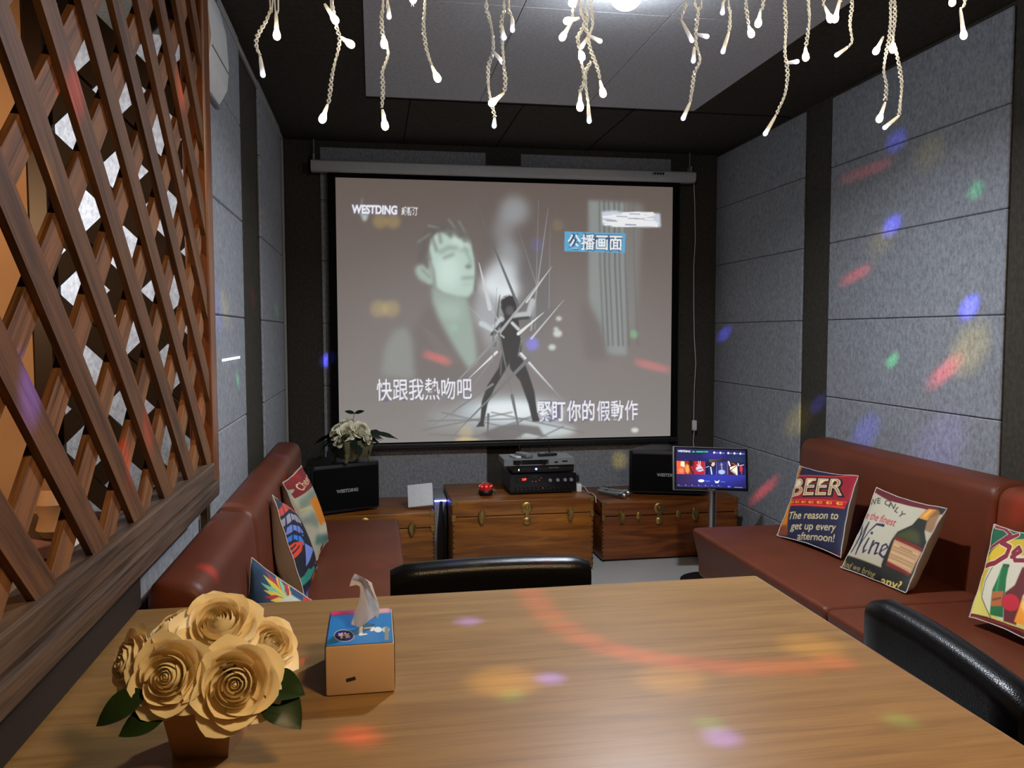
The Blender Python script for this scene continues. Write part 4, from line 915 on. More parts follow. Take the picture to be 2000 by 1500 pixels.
def beer_art():   # zoom coordinates of the photograph (crop 1500..1860 x 880..1180, times five)
    C = Canvas(180, 190, (26, 28, 58), ((300, 160), (870, 270), (655, 1040), (90, 835)))
    C.poly([(250, 255), (890, 262), (850, 420), (740, 600), (200, 560), (230, 400)], (150, 22, 38)); C.poly([(235, 500), (770, 530), (745, 600), (205, 560)], (178, 20, 26))
    for a, q in (((255, 262), (880, 268)), ((215, 548), (745, 585)), ((225, 500), (765, 532))): C.line([a, q], 7, (235, 90, 60), .8)
    for i in range(9): C.line([(700, 560-i*4), (905, 300-i*6+i*20)], 3, (190, 60, 60), .12)
    C.poly([(300, 170), (330, 165), (255, 400), (205, 600), (185, 840), (80, 820), (140, 640), (230, 420)], (196, 118, 26), 1, 6); C.poly([(120, 740), (190, 740), (190, 850), (80, 850)], (96, 38, 20), .8, 10); C.line([(250, 300), (170, 640)], 14, (232, 170, 70), .7, 8)
    C.text('BEER', 212, 466, 246, (20, 14, 30), xs=.96, rot=.012, bold=.03, shear=.17, outline=(12, 10, 24), ow=.04)
    C.text('BEER', 205, 462, 246, (214, 186, 140), xs=.96, rot=.012, bold=.02, shear=.17); C.text('BEER', 205, 462, 246, (96, 44, 44), xs=.96, rot=.012, bold=-.034, shear=.17); C.text('BEER', 205, 462, 246, (230, 210, 170), xs=.96, rot=.012, bold=-.048, shear=.17)
    for i, x in enumerate((238, 292, 356, 428, 508, 598, 696)):
        y = 522+i*4.2; k = .75+.08*i; C.poly([(x-26*k, y), (x-8*k, y-16*k), (x-8*k, y-8*k), (x+24*k, y-8*k), (x+24*k, y+12*k), (x-8*k, y+12*k), (x-8*k, y+18*k)], (236, 160, 60)); C.poly([(x-4*k, y-3*k), (x+18*k, y-3*k), (x+18*k, y+6*k), (x-4*k, y+6*k)], (150, 50, 30))
    cr = (205, 190, 140)
    C.text('The reason to', 196, 690, 104, cr, xs=.80, rot=.015, shear=.35, bold=.012); C.text('get up every', 222, 792, 104, cr, xs=.80, rot=.03, shear=.35, bold=.012); C.text('afternoon!', 265, 892, 104, cr, xs=.80, rot=.045, shear=.35, bold=.012)
    C.poly([(90, 840), (660, 1020), (650, 1060), (60, 880)], (14, 12, 20)); C.poly([(560, 1000), (700, 1000), (680, 1060), (560, 1040)], (120, 20, 50), .8, 8)
    return C
def wine_art():
    C = Canvas(180, 190, (172, 164, 142), ((1065, 370), (1745, 575), (1330, 1420), (705, 1170)))
    C.ell(1300, 760, 420, 330, (190, 184, 164), .7, 90)
    C.poly([(1000, 340), (1800, 560), (1800, 640), (1560, 590), (1200, 510), (1040, 425)], (92, 22, 30)); C.line([(1045, 428), (1215, 512), (1560, 590)], 6, (200, 170, 130), .7)
    C.poly([(600, 980), (770, 1035), (1130, 1185), (1400, 1300), (1400, 1480), (600, 1240)], (16, 18, 14)); C.line([(740, 1025), (1120, 1180)], 10, (120, 110, 70), .7, 3)
    C.text('WE ONLY', 985, 556, 100, (62, 58, 48), xs=.92, rot=.02, bold=.008, arc=-620) if False else None
    for ch, x, y, r in (('W', 985, 560, -.05), ('E', 1075, 545, .05), ('O', 1160, 560, .25), ('N', 1205, 585, .35), ('L', 1262, 628, .55), ('Y', 1300, 668, .75)):
        C.text(ch, x, y, 92, (66, 62, 50), xs=.95, rot=r, bold=.015)
    C.text('have the finest', 850, 660, 112, (176, 44, 54), xs=.66, rot=.30, shear=.3, bold=.006)
    dk = (36, 34, 62)   # hand drawn Wine
    C.line([(890, 720), (915, 800), (905, 860), (815, 1010)], [30, 22, 20, 16], dk); C.line([(815, 1010), (900, 880), (1000, 740)], [16, 10, 14], dk); C.line([(1000, 740), (930, 900), (868, 1040)], [16, 26, 14], dk); C.line([(868, 1040), (930, 930), (1010, 830), (1090, 765), (1160, 780)], [12, 10, 12, 18, 26], dk)
    C.line([(1010, 900), (960, 985), (950, 1030), (985, 1010)], [18, 22, 18, 10], dk); C.ell(1040, 850, 14, 14, dk)
    C.line([(1060, 930), (1010, 1040)], 22, dk); C.line([(1025, 1000), (1080, 945), (1112, 955), (1070, 1050), (1100, 1045)], [10, 14, 20, 20, 10], dk)
    C.line([(1130, 1030), (1200, 990), (1185, 960), (1150, 975), (1118, 1050), (1150, 1085), (1215, 1040)], [10, 14, 16, 16, 22, 18, 8], dk)
    # bottle
    C.poly([(1575, 590), (1640, 585), (1720, 610), (1680, 660), (1600, 830), (1550, 800), (1560, 700), (1500, 690)], (126, 92, 52), 1, 3)
    C.poly([(1600, 690), (1690, 640), (1620, 830), (1550, 815)], (150, 112, 78), .9, 4)
    C.poly([(1500, 690), (1575, 715), (1550, 830), (1565, 930), (1330, 1400), (1100, 1320), (1130, 1150), (1240, 920), (1300, 840), (1440, 770)], (28, 32, 24), 1, 3)
    C.poly([(1310, 850), (1440, 800), (1500, 850), (1510, 960), (1260, 890)], (74, 76, 30), .8, 16)
    C.poly([(1275, 885), (1530, 985), (1385, 1250), (1170, 1160)], (118, 26, 24), 1, 3)
    C.poly([(1265, 915), (1518, 1020), (1405, 1225), (1190, 1120)], (188, 150, 106), 1, 4)
    for i in range(7): C.line([(1262-i*10, 960+i*24), (1480-i*12, 1045+i*24)], 6, (118, 84, 60) if i % 3 else (222, 200, 160), .6)
    C.line([(1320, 985), (1430, 1030)], 12, (150, 90, 70), .7, 2)
    C.poly([(1520, 660), (1590, 580), (1660, 595), (1575, 715), (1500, 690)], (206, 140, 52), 1, 3); C.line([(1550, 670), (1610, 600)], 14, (240, 190, 96), .8, 4); C.line([(1590, 680), (1640, 610)], 10, (150, 90, 30), .8, 4)
    C.poly([(1675, 570), (1750, 560), (1750, 640), (1690, 640)], (16, 14, 14), 1, 4)
    C.text('And we bring', 705, 1130, 90, (150, 132, 76), fit=370, rot=.42, shear=.3, bold=.01); C.text('any?', 1085, 1335, 125, (206, 180, 90), fit=220, rot=.24, shear=.3, bold=.02)
    return C
def fruit_art():   # crop 1840..2000 x 940..1260 (times 4.6875), plus the part past the frame
    C = Canvas(180, 190, (208, 196, 96), ((480, 400), (1080, 520), (950, 1560), (240, 1240)))
    C.poly([(470, 390), (1100, 500), (1080, 640), (640, 560), (420, 700), (440, 560)], (20, 88, 60))
    C.ell(760, 900, 420, 380, (196, 168, 40), 1, 4); C.ell(700, 1000, 330, 330, (205, 200, 178), 1, 4); C.ell(560, 640, 130, 60, (214, 178, 40), 1, 3, -.5)
    C.line([(490, 760), (400, 900), (370, 1050), (440, 1260)], 8, (50, 60, 60)); 
    for c, w_ in (((226, 214, 190), 62), ((128, 26, 44), 46)):
        C.line([(500, 420), (580, 430), (640, 480), (560, 540), (440, 610)], w_*.7, c); C.line([(700, 480), (560, 560), (640, 600), (610, 680), (500, 740), (405, 750)], w_, c); C.line([(660, 690), (740, 640), (720, 600), (670, 650), (690, 720), (780, 720)], w_*.8, c); C.line([(820, 690), (900, 640), (880, 600), (830, 650), (850, 720), (940, 720)], w_*.8, c)
    C.poly([(585, 750), (640, 755), (612, 880), (605, 960), (560, 1260), (440, 1235), (480, 980), (520, 900)], (20, 104, 52), 1, 3); C.poly([(482, 1000), (585, 995), (560, 1145), (455, 1145)], (176, 96, 44), 1, 2); C.line([(560, 800), (520, 1000)], 14, (90, 190, 120), .6, 5); C.line([(478, 1080), (555, 1062)], 16, (80, 66, 40), .8, 3); C.line([(590, 765), (635, 770)], 18, (60, 70, 56))
    C.poly([(760, 780), (840, 800), (820, 940), (760, 1040), (680, 1330), (560, 1300), (600, 1010), (690, 940)], (96, 26, 28), 1, 4); C.ell(645, 1105, 84, 84, (190, 20, 44), 1, 3)
    C.poly([(760, 1060), (860, 1020), (860, 1360), (660, 1300)], (236, 150, 30), 1, 4); C.ell(800, 1130, 60, 60, (246, 210, 120), .8, 10)
    C.poly([(230, 1190), (600, 1330), (1000, 1440), (1000, 1620), (200, 1300)], (86, 18, 20)); C.line([(240, 1230), (600, 1350), (960, 1460)], 10, (170, 60, 50), .7)
    for i in range(13): C.poly([(205+i*52, 1255+i*19), (240+i*52, 1268+i*19), (236+i*52, 1312+i*19), (212+i*52, 1304+i*19)] if i % 3 else [(205+i*52, 1255+i*19), (244+i*52, 1300+i*19), (232+i*52, 1312+i*19), (200+i*52, 1270+i*19)], (205, 180, 170), .85, 4)
    return C
def cheers_art():   # crop 500..660 x 880..1120, times 6.25
    C = Canvas(150, 160, (176, 172, 148), ((325, 394), (556, 185), (878, 1100), (700, 1344)))
    C.poly([(320, 390), (560, 170), (730, 390), (560, 520), (430, 620), (390, 540)], (118, 24, 26)); C.poly([(560, 180), (600, 200), (740, 390), (640, 420)], (84, 20, 30), .8, 8); C.poly([(355, 500), (415, 500), (400, 560)], (150, 160, 140))
    C.text('Cheers', 468, 548, 150, (214, 186, 150), xs=.56, rot=-.86, shear=.4, bold=.008)
    C.poly([(450, 640), (560, 540), (640, 520), (620, 640), (540, 740), (490, 780)], (106, 122, 108), .8, 14); C.poly([(500, 900), (580, 800), (640, 900), (640, 1000)], (110, 124, 112), .8, 14)
    C.poly([(545, 680), (560, 655), (620, 625), (690, 590), (705, 620), (805, 830), (790, 930), (720, 920), (670, 975), (640, 920)], (214, 128, 22), 1, 3)
    for i in range(6): C.line([(575+i*24, 650-i*9), (665+i*24, 950-i*12)], 7, (166, 84, 12), .8)
    C.poly([(755, 550), (790, 560), (850, 720), (865, 850), (840, 850), (790, 740), (750, 610)], (156, 30, 34), 1, 3)
    C.poly([(650, 1010), (760, 930), (840, 940), (860, 1010), (760, 1060), (680, 1080)], (196, 190, 160), 1, 10); C.poly([(640, 1080), (760, 1070), (860, 1030), (860, 1110), (720, 1180), (650, 1180)], (70, 118, 112), .9, 12)
    C.poly([(480, 760), (550, 735), (560, 760), (490, 785)], (200, 180, 120), .9, 4); C.line([(720, 1230), (740, 1190)], 30, (90, 20, 22)); C.line([(840, 1120), (800, 1280)], 12, (90, 20, 22)); 
    return C
def geo_art():
    C = Canvas(150, 170, (16, 20, 34), ((200, 544), (431, 720), (744, 1440), (560, 1825)))
    C.ell(640, 1660, 110, 90, (40, 110, 200), 1, 3); C.ell(560, 1600, 60, 40, (40, 20, 60), .9, 6)
    C.poly([(190, 545), (300, 570), (420, 700), (230, 640)], (44, 52, 66))
    for i, (y, c) in enumerate(((655, (196, 74, 60)), (725, (150, 150, 160)), (795, (110, 130, 200)), (860, (50, 120, 205)))):
        C.poly([(215, y-22), (300, y-26), (390, y+26+i*8), (425, y+70+i*14), (420, y+110+i*10), (330, y+30), (228, y+24)], c)
    for x in (262, 305, 345, 382): C.line([(x, 610), (x+8, 760), (x+14, 920)], 9, (20, 26, 60))
    for y in (690, 760, 832): C.line([(215, y), (310, y+4), (430, y+80)], 10, (20, 26, 60))
    C.poly([(245, 930), (330, 915), (410, 960), (395, 1030), (330, 1080), (280, 1060)], (214, 66, 40)); C.line([(270, 1010), (340, 940)], 8, (30, 26, 40)); C.line([(300, 1040), (370, 970)], 8, (30, 26, 40))
    C.poly([(430, 985), (560, 1110), (500, 1190), (455, 1230)], (112, 132, 206)); C.poly([(430, 770), (560, 950), (640, 1100), (600, 1110)], (20, 24, 44)); C.line([(450, 800), (640, 1060)], 12, (110, 108, 100), .9)
    C.line([(570, 1130), (690, 1260)], [10, 26], (186, 184, 180)); C.line([(570, 1050), (640, 1180)], 8, (190, 190, 190))
    for i in range(3): C.line([(600+i*28, 1280), (660+i*20, 1350)], 9, (128, 100, 92), .9)
    C.poly([(495, 1270), (540, 1320), (450, 1340)], (40, 132, 116)); C.line([(435, 1400), (500, 1370), (590, 1330)], 26, (40, 132, 116)); C.line([(445, 1450), (530, 1420), (620, 1360)], 22, (40, 132, 116))
    C.poly([(620, 1400), (700, 1490), (600, 1560)], (222, 76, 48))
    return C
def feather_art():   # crop 420..800 x 850..1200, times 4.286
    C = Canvas(150, 150, (30, 66, 106), ((304, 1024), (823, 1393), (836, 1929), (223, 1929)))
    C.poly([(300, 1020), (400, 1080), (330, 1200), (250, 1300)], (38, 84, 128), .7, 20)
    tip = (700, 1400)
    for a, c in (((485, 1165), (176, 40, 50)), ((470, 1190), (222, 200, 70)), ((550, 1175), (226, 186, 60)), ((455, 1245), (120, 200, 170)), ((580, 1200), (190, 40, 50)), ((600, 1230), (120, 200, 160)), ((490, 1305), (220, 205, 80)), ((670, 1280), (230, 200, 60)), ((505, 1355), (180, 44, 50)), ((640, 1240), (170, 40, 60)), ((560, 1390), (220, 205, 90))):
        C.line([a, ((a[0]+tip[0])/2, (a[1]+tip[1])/2), tip], [4, 46, 10], c)
    C.poly([(640, 1390), (700, 1350), (770, 1400), (760, 1440), (640, 1440)], (190, 196, 180), 1, 4); C.poly([(770, 1360), (830, 1400), (770, 1410)], (190, 40, 50))
    return C
V3 = lambda x, y, ax, v: tuple(at(x, y, ax, v))
pillow('navy and red cushion with the word BEER, first from the screen on the right sofa', V3(1517, 1047, 'X', 1.70), V3(1642, 1089, 'X', 1.76), V3(1676, 929, 'X', 1.90), V3(1562, 910, 'X', 1.905), .062, beer_art())
pillow('cream cushion with a wine bottle and the word Wine, middle of the right sofa', V3(1641, 1114, 'X', 1.70), V3(1768, 1164, 'X', 1.745), V3(1849, 993, 'X', 1.90), V3(1712, 952, 'X', 1.905), .065, wine_art())
pillow('yellow and green beer bottle cushion at the near end of the right sofa', V3(1893, 1205, 'X', 1.75), V3(2042, 1272, 'X', 1.77), V3(2072, 1050, 'X', 1.935), V3(1942, 1024, 'X', 1.935), .055, fruit_art())
# left sofa: thrown against the back
pillow('red and grey cushion lettered in script, farthest on the left sofa', V3(618, 1095, 'Z', .44), V3(641, 1056, 'Z', .44), V3(589, 909, 'X', -.295), V3(552, 943, 'X', -.33), .07, cheers_art(), None, .02, None, .55)
pillow('black cushion with bright geometric shapes, middle of the left sofa', V3(597, 1173, 'Z', .44), V3(619, 1107, 'Z', .44), V3(568, 994, 'X', -.295), V3(532, 967, 'X', -.33), .075, geo_art(), None, .02, None, .45)
pillow('blue cushion with a colourful feather print, nearest on the left sofa', V3(472, 1300, 'Z', .44), V3(615, 1300, 'Z', .44), V3(612, 1175, 'Y', 2.26), V3(491, 1089, 'X', -.325), .055, feather_art(), None, .02, None, .5)

# ================================================================== TABLE
t = thing('dining_table', 'brown wooden table with a wide polished top in the foreground', 'table', (.18, 1.1, 0))
b = B(); box(b, (-.478, .30, .718), (.847, 1.700, .75), .003, 2); obj('tabletop', b, M['table'], t)
b = B(); box(b, (.8465, .302, .7195), (.8500, 1.6985, .7492), .0012, 1); obj('edge_band', b, M['table_edge'], t)
b = B(); box(b, (-.40, .40, .64), (.77, .43, .717)); box(b, (-.40, 1.57, .64), (.77, 1.60, .717)); box(b, (-.40, .43, .64), (-.37, 1.57, .717)); box(b, (.74, .43, .64), (.77, 1.57, .717)); obj('apron', b, M['table_edge'], t)
for x in (-.385, .745):
    for y in (.415, 1.575): b = B(); box(b, (x-.035, y-.035, 0), (x+.035, y+.035, .64), .004, 1); obj('leg', b, M['leg'], t)

# ================================================================== CHAIRS
def chair(label):
    """faces -y of its own frame; back at +y"""
    t = thing('dining_chair', label, 'chair', (0, 0, 0), 0, 'black leather chairs at the table')
    n = 15
    b = B(); rings = []
    for i in range(n):
        u = -1+2*i/(n-1); x = .235*u; bow = .012*u*u; top = .777-.005*u*u-.010*max(0, (abs(u)-.85)/.15)**2; thk = .036
        pr0 = rounded([(-thk-bow*1.0, .47), (-thk-.004-bow, top-.01), (thk*.6-bow, top), (thk-bow-.008, .47)], .034, 5)
        ed = 1-.30*max(0, (abs(u)-.93)/.07)
        cx = sum(p[0] for p in pr0)/len(pr0); cz = sum(p[1] for p in pr0)/len(pr0)
        rings.append([b.verts.new((x, cx+(p[0]-cx)*ed, cz+(p[1]-cz)*(1-.03*(1-ed)))) for p in pr0])
    k_ = len(rings[0])
    for a, q in zip(rings, rings[1:]):
        for k in range(k_): b.faces.new((a[k], a[(k+1) % k_], q[(k+1) % k_], q[k]))
    b.faces.new(rings[0]); b.faces.new(rings[-1][::-1])
    obj('backrest', b, M['black'], t, True, True)
    b = B(); box(b, (-.225, -.45, .40), (.225, -.015, .475), .03, 4); obj('seat', b, M['black'], t, True, True)
    for x, y, yt in ((-.19, -.41, -.40), (.19, -.41, -.40)): b = B(); tube(b, [(x*1.06, y, 0), (x, yt, .41)], [.014, .020], 10); obj('leg', b, M['leg'], t, True, True)
    for x in (-.19, .19): b = B(); tube(b, [(x*1.06, .06, 0), (x, -.01, .42), (x, .0, .50)], [.014, .020, .016], 10); obj('leg', b, M['leg'], t, True, True)
    return t
ch = chair('black leather chair at the far side of the table')
ch.location = (.266, 1.875, 0)
ch2 = copy_tree(ch); ch2['label'] = 'black leather chair at the right end of the table before the right sofa'
ch2.location = (.992, 1.245, 0); ch2.rotation_euler = (0, 0, -PI/2-.12)

# ================================================================== on the table
t = thing('rose_bouquet', 'bouquet of peach fabric roses in a small kraft paper pot', 'flowers', (-.222, 1.115, .75), -.18)
s0, s1 = .036, .047
b = B(); va = [b.verts.new((sx*s0, sy*s0, 0)) for sx, sy in ((-1, -1), (1, -1), (1, 1), (-1, 1))]; vb = [b.verts.new((sx*s1, sy*s1, .075)) for sx, sy in ((-1, -1), (1, -1), (1, 1), (-1, 1))]
vc = [b.verts.new((sx*(s1-.003), sy*(s1-.003), .075)) for sx, sy in ((-1, -1), (1, -1), (1, 1), (-1, 1))]; vd = [b.verts.new((sx*(s1-.004), sy*(s1-.004), .055)) for sx, sy in ((-1, -1), (1, -1), (1, 1), (-1, 1))]
b.faces.new(va[::-1]); b.faces.new(vd)
for k in range(4):
    j = (k+1) % 4; b.faces.new((va[k], va[j], vb[j], vb[k])); b.faces.new((vb[k], vb[j], vc[j], vc[k])); b.faces.new((vc[k], vc[j], vd[j], vd[k]))
obj('pot', b, M['kraft'], t)if False else obj('pot', b, M['kraft'], t, False, True)
roses = (((427, 1222), 1.10, .052, (.06, -.55, .83)), ((525, 1262), 1.12, .043, (.55, -.55, .62)), ((458, 1338), 1.035, .053, (.18, -.90, .40)), ((330, 1322), 1.035, .046, (-.10, -.92, .38)), ((258, 1295), 1.075, .043, (-.80, -.50, .33)), ((335, 1232), 1.16, .038, (-.5, -.2, .8)), ((480, 1235), 1.19, .036, (.5, .6, .6)))
for i, ((px, py), y, R, d) in enumerate(roses):
    c = at(px, py, 'Y', y); b = rose_bm(R, 9, 20+i); place(b, c, d, i*1.3); obj('rose', b, M['rose'], t, True)
    b = B(); tube(b, [c-Vector(d).normalized()*R*.45, (c+Vector((-.222, 1.115, .84)))/2+Vector((0, 0, -.02)), (-.222, 1.115, .80)], .003, 6); obj('stem', b, M['leaf'], t, True)
for (px, py), y, L_, W_, yaw, el, rl in (((285, 1352), 1.03, .062, .020, 3.55, -.30, -.7), ((325, 1392), 1.03, .055, .022, 3.5, -.10, -.6), ((515, 1335), 1.06, .055, .026, -.55, .10, .6), ((520, 1352), 1.05, .062, .028, -.75, -.35, .5), ((350, 1262), 1.08, .045, .020, 1.9, .5, 0), ((440, 1275), 1.08, .045, .020, -1.3, .1, 0)):
    c = at(px, py, 'Y', y); b = leaf_bm(L_, W_, .25, .35); b.transform(Matrix.Translation(c) @ Matrix.Rotation(yaw-PI/2, 4, 'Z') @ Matrix.Rotation(el, 4, 'X') @ Matrix.Rotation(rl, 4, 'Y')); obj('leaf', b, M['leaf'], t, True)

t = thing('tissue_box', 'blue and tan tissue box with a tissue sticking out', 'tissue box', (-.025, 1.31, .75))
BX0, BX1, BY0, BY1, BH = -.078, .026, 1.231, 1.392, .078
b = B(); box(b, (BX0, BY0, .7505), (BX1, BY1, .75+BH), .004, 2); obj('carton', b, M['card'], t, True)
def tissue_art():
    C = Canvas(120, 170, (46, 128, 205), ((630, 1268), (772, 1252), (770, 1181), (650, 1190)))
    C.a = C.a[::-1].copy()
    C = Canvas(120, 170, (46, 130, 208), ((650, 1188), (768, 1182), (770, 1256), (632, 1268)))
    C.poly([(640, 1180), (775, 1178), (770, 1191), (650, 1198)], (188, 60, 96), .9, 2); C.poly([(700, 1186), (765, 1182), (768, 1192), (700, 1197)], (235, 200, 196), .8, 2)
    C.ell(672, 1243, 21, 14, (196, 190, 180)); C.ell(672, 1243, 19.5, 12.5, (36, 40, 120))
    for q in ([(662, 1238), (668, 1248)], [(668, 1237), (666, 1249)], [(661, 1243), (671, 1242)], [(674, 1237), (682, 1247)], [(681, 1238), (676, 1248)], [(674, 1243), (683, 1243)]): C.line(q, 2.6, (205, 190, 180))
    C.line([(708, 1222), (706, 1241), (716, 1239)], 4.5, (235, 242, 248)); C.line([(716, 1226), (731, 1224), (729, 1231)], 4.5, (235, 242, 248)); C.ell(741, 1229, 8, 6, (240, 246, 250)); C.ell(756, 1229, 7, 6, (230, 238, 240)); C.line([(758, 1225), (757, 1250)], 5, (150, 160, 150)); C.poly([(752, 1222), (764, 1220), (764, 1252), (752, 1254)], (120, 140, 150), .4, 2)
    return C
C = tissue_art(); u, v = np.meshgrid(np.linspace(BX0+.002, BX1-.002, C.w), np.linspace(BY1-.002, BY0+.002, C.h)); P = np.stack([u, v, np.full_like(u, .75+BH+.0006)], -1)
grid_obj('printed_top', P, C.linear(), M['print_gloss'], t)
for x, nx in ((BX0-.0005, -1), (BX1+.0005, 1)):
    v, z = np.meshgrid(np.linspace(BY0+.002, BY1-.002, 12), np.linspace(.75+BH-.001, .754, 8)); P = np.stack([np.full_like(v, x), v, z], -1); P = P if nx > 0 else P[:, ::-1]
    cc_ = np.zeros(P.shape); cc_[:] = srgb(60, 120, 190)[:3]; grid_obj('printed_side', P, cc_, M['print_gloss'], t)
b = B(); box(b, (-.047, BY0-.0006, .773), (-.033, BY0+.001, .778), 0, 1, Matrix.Translation((-.04, 0, .775)) @ Matrix.Rotation(-.2, 4, 'Y') @ Matrix.Translation((.04, 0, -.775))); obj('date_stamp', b, M['darkprint'], t)
# tissue: a twisted upright sheet
b = B(); rows = []; tp = at(712, 1128, 'Y', 1.315); n = 14; nk = 14
for j in range(n):
    v = j/(n-1); c = Vector((-.022, 1.312, .829))*(1-v)+tp*v; wv = .026*(1-.30*v)+.004*math.sin(v*6); tw = .25+.55*v; curl = max(0, v-.82)/.18
    row = []
    for k in range(nk):
        u = -1+2*k/(nk-1); x = u*wv*math.cos(tw)*.8; y = u*wv*math.sin(tw)+.010*math.sin(u*3+v*4)
        row.append(b.verts.new(c+Vector((x+.006*math.sin(v*3.2)-.014*curl*curl, y, .010*(1-u*u)*v-.012*curl*curl*abs(u)+(.012*u*u*(v < .05))))))
    rows.append(row)
for r0, r1 in zip(rows, rows[1:]):
    for k in range(nk-1): b.faces.new((r0[k], r0[k+1], r1[k+1], r1[k]))
bmesh.ops.solidify(b, geom=b.faces[:], thickness=.0006)
obj('tissue', b, M['tissue'], t, True)

# ================================================================== ceiling bulb
t = thing('ceiling_bulb', 'lit white globe bulb under the ceiling at the top of the photo', 'lamp', (.87, 2.55, 2.43))
cb = at(1223, -14, 'Y', 2.55)
t.location = (cb.x, 2.55, ZC)
b = B(); lathe(b, [(.045, ZC-.018), (.045, ZC-.0095), (.01, ZC-.0095)], 20, Matrix.Translation((cb.x, 2.55, 0))); lathe(b, [(.018, cb.z+.04), (.022, ZC-.02), (.02, ZC-.012)], 16, Matrix.Translation((cb.x, 2.55, 0))); obj('socket', b, M['white'], t, True)
b = B(); lathe(b, [(.053*math.sin(a)+.0005, cb.z-.053*math.cos(a)) for a in np.linspace(0, PI*.86, 14)], 24, Matrix.Translation((cb.x, 2.55, 0))); obj('globe', b, M['bulb'], t, True)

# ================================================================== icicle lights
YI = 1.0
t = thing('icicle_lights', 'icicle string of warm fairy lights hanging across the top of the view', 'fairy lights', (.8, YI, 1.95))
top = at(1000, 0, 'Y', YI).z+.09
cable_z = lambda x: top+.010*math.cos((x-XF)/(XR-XF)*52)+.06*(2*abs(x-.9)/2.6)**2
b = B(); pts = []
for i in range(81): x = XF+(XR-XF)*i/80; pts.append((x, YI, cable_z(x)))
tube(b, pts, .003, 6); obj('main_cable', b, M['wire'], t, True)
def strand(px, bulbs, dy=0.0, r=.00105, hr=.0016):
    y = YI+dy; P = [at(a, q, 'Y', y) for a, q in px]
    if px[0][1] <= 6: P = [Vector((P[0].x+.006*math.sin(px[0][0]), YI, cable_z(P[0].x+.006*math.sin(px[0][0]))))] + P
    # smooth resample
    Q = []
    for i in range(len(P)-1):
        p0, p1, p2, p3 = P[max(0, i-1)], P[i], P[i+1], P[min(len(P)-1, i+2)]; m_ = max(2, int((p2-p1).length/.0022))
        for k in range(m_):
            s = k/m_; Q.append(.5*((2*p1)+(p2-p0)*s+(2*p0-5*p1+4*p2-p3)*s*s+(3*p1-p0-3*p2+p3)*s**3))
    Q.append(P[-1]); b = B(); ph = random.random()*6; L = 0
    for w_ in (0, PI):
        H = []; L = 0
        for i, q in enumerate(Q):
            if i: L += (q-Q[i-1]).length
            a = ph+L*520+w_; jit = 1+.35*math.sin(L*90+ph)
            H.append(q+Vector((math.cos(a)*hr*jit, math.sin(a)*hr*jit, 0)))
        tube(b, H, r, 4, True)
    s = obj('strand', b, M['wire'], t, True)
    for a, q, lit in bulbs: bulb(a, q, lit, s, y)
def bulb(a, q, lit, parent, y):
    A, Q = at(*a, 'Y', y), at(*q, 'Y', y-.006); d = (Q-A).normalized(); L = (Q-A).length
    b = B(); rr = [.0014, .0020, .0024, .0028, .0030]
    tube(b, [A, A+d*L*.15, A+d*L*.4, A+d*L*.75, Q-d*.002], rr, 8)
    o = obj('bulb_sleeve', b, M['wire'], parent, True)
    b = B(); R = .0044 if lit else .0031
    lathe(b, [(R*max(.05, math.sin(x))*(1 if x > PI/2 else .55+.45*math.sin(x)), -R*(1.1 if x > PI/2 else 2.3)*math.cos(x)) for x in np.linspace(.05, PI-.05, 11)], 12, Matrix.Translation(Q-d*R*.8) @ d.to_track_quat('Z', 'Y').to_matrix().to_4x4())
    obj('bulb', b, M['led'] if lit else M['unlit_tip'], parent, True)
strand([(530, 0), (529, 15), (520, 40), (503, 70), (501, 92), (508, 108)], [((508, 110), (514, 150), 0)])
strand([(540, 0), (540, 22)], [((539, 24), (541, 76), 1)], .01)
strand([(648, 0), (650, 12), (657, 52), (663, 74), (660, 100), (654, 122), (648, 150), (644, 185), (641, 202)], [((640, 204), (628, 238), 1), ((634, 8), (658, 44), 1), ((665, 72), (690, 90), 1)], -.01)
strand([(748, 0), (745, 30), (748, 72), (758, 104), (747, 140), (748, 170), (746, 210)], [((747, 214), (753, 252), 1), ((749, 68), (751, 92), 1)], .0)
strand([(757, 0), (759, 12)], [((759, 13), (760, 36), 0)], .02)
strand([(806, 0), (806, 2)], [((806, -26), (807, 4), 1)], .02)
strand([(830, 0), (827, 50), (832, 92), (842, 126)], [((843, 128), (857, 158), 1)], .01)
strand([(950, 0), (954, 28), (961, 60), (963, 98), (954, 130), (954, 168), (958, 194), (963, 214), (966, 228)], [((966, 230), (965, 249), 0), ((963, 100), (984, 124), 0)], 0)
strand([(984, 0), (981, 32), (979, 50), (981, 84), (984, 130), (987, 160), (985, 180)], [((984, 182), (957, 204), 1), ((980, 50), (985, 77), 0)], -.015)
strand([(994, 0), (999, 30)], [((1000, 32), (1001, 62), 0)], .02)
strand([(1124, 0), (1119, 12), (1118, 36)], [((1118, 40), (1096, 77), 1), ((1126, -16), (1115, 10), 1)], .01)
strand([(1132, 0), (1141, 40), (1134, 62), (1128, 73), (1132, 97), (1136, 123), (1141, 154), (1137, 168), (1133, 178)], [((1133, 178), (1133, 215), 1), ((1131, 35), (1103, 42), 1), ((1135, 100), (1137, 116), 1)], -.012)
strand([(1143, 0), (1147, 30), (1144, 55), (1150, 70)], [((1150, 70), (1134, 94), 0), ((1152, 70), (1175, 82), 0)], .02)
strand([(1154, 0), (1156, 22), (1157, 51), (1150, 72), (1152, 92), (1158, 110), (1167, 134), (1172, 154)], [((1172, 157), (1179, 188), 1)], .0)
strand([(1154, 120), (1143, 143), (1145, 176), (1149, 200)], [((1149, 202), (1151, 240), 0)], -.02)
strand([(1337, 0), (1339, 13), (1330, 35), (1332, 42)], [((1332, 42), (1353, 82), 0)], .012)
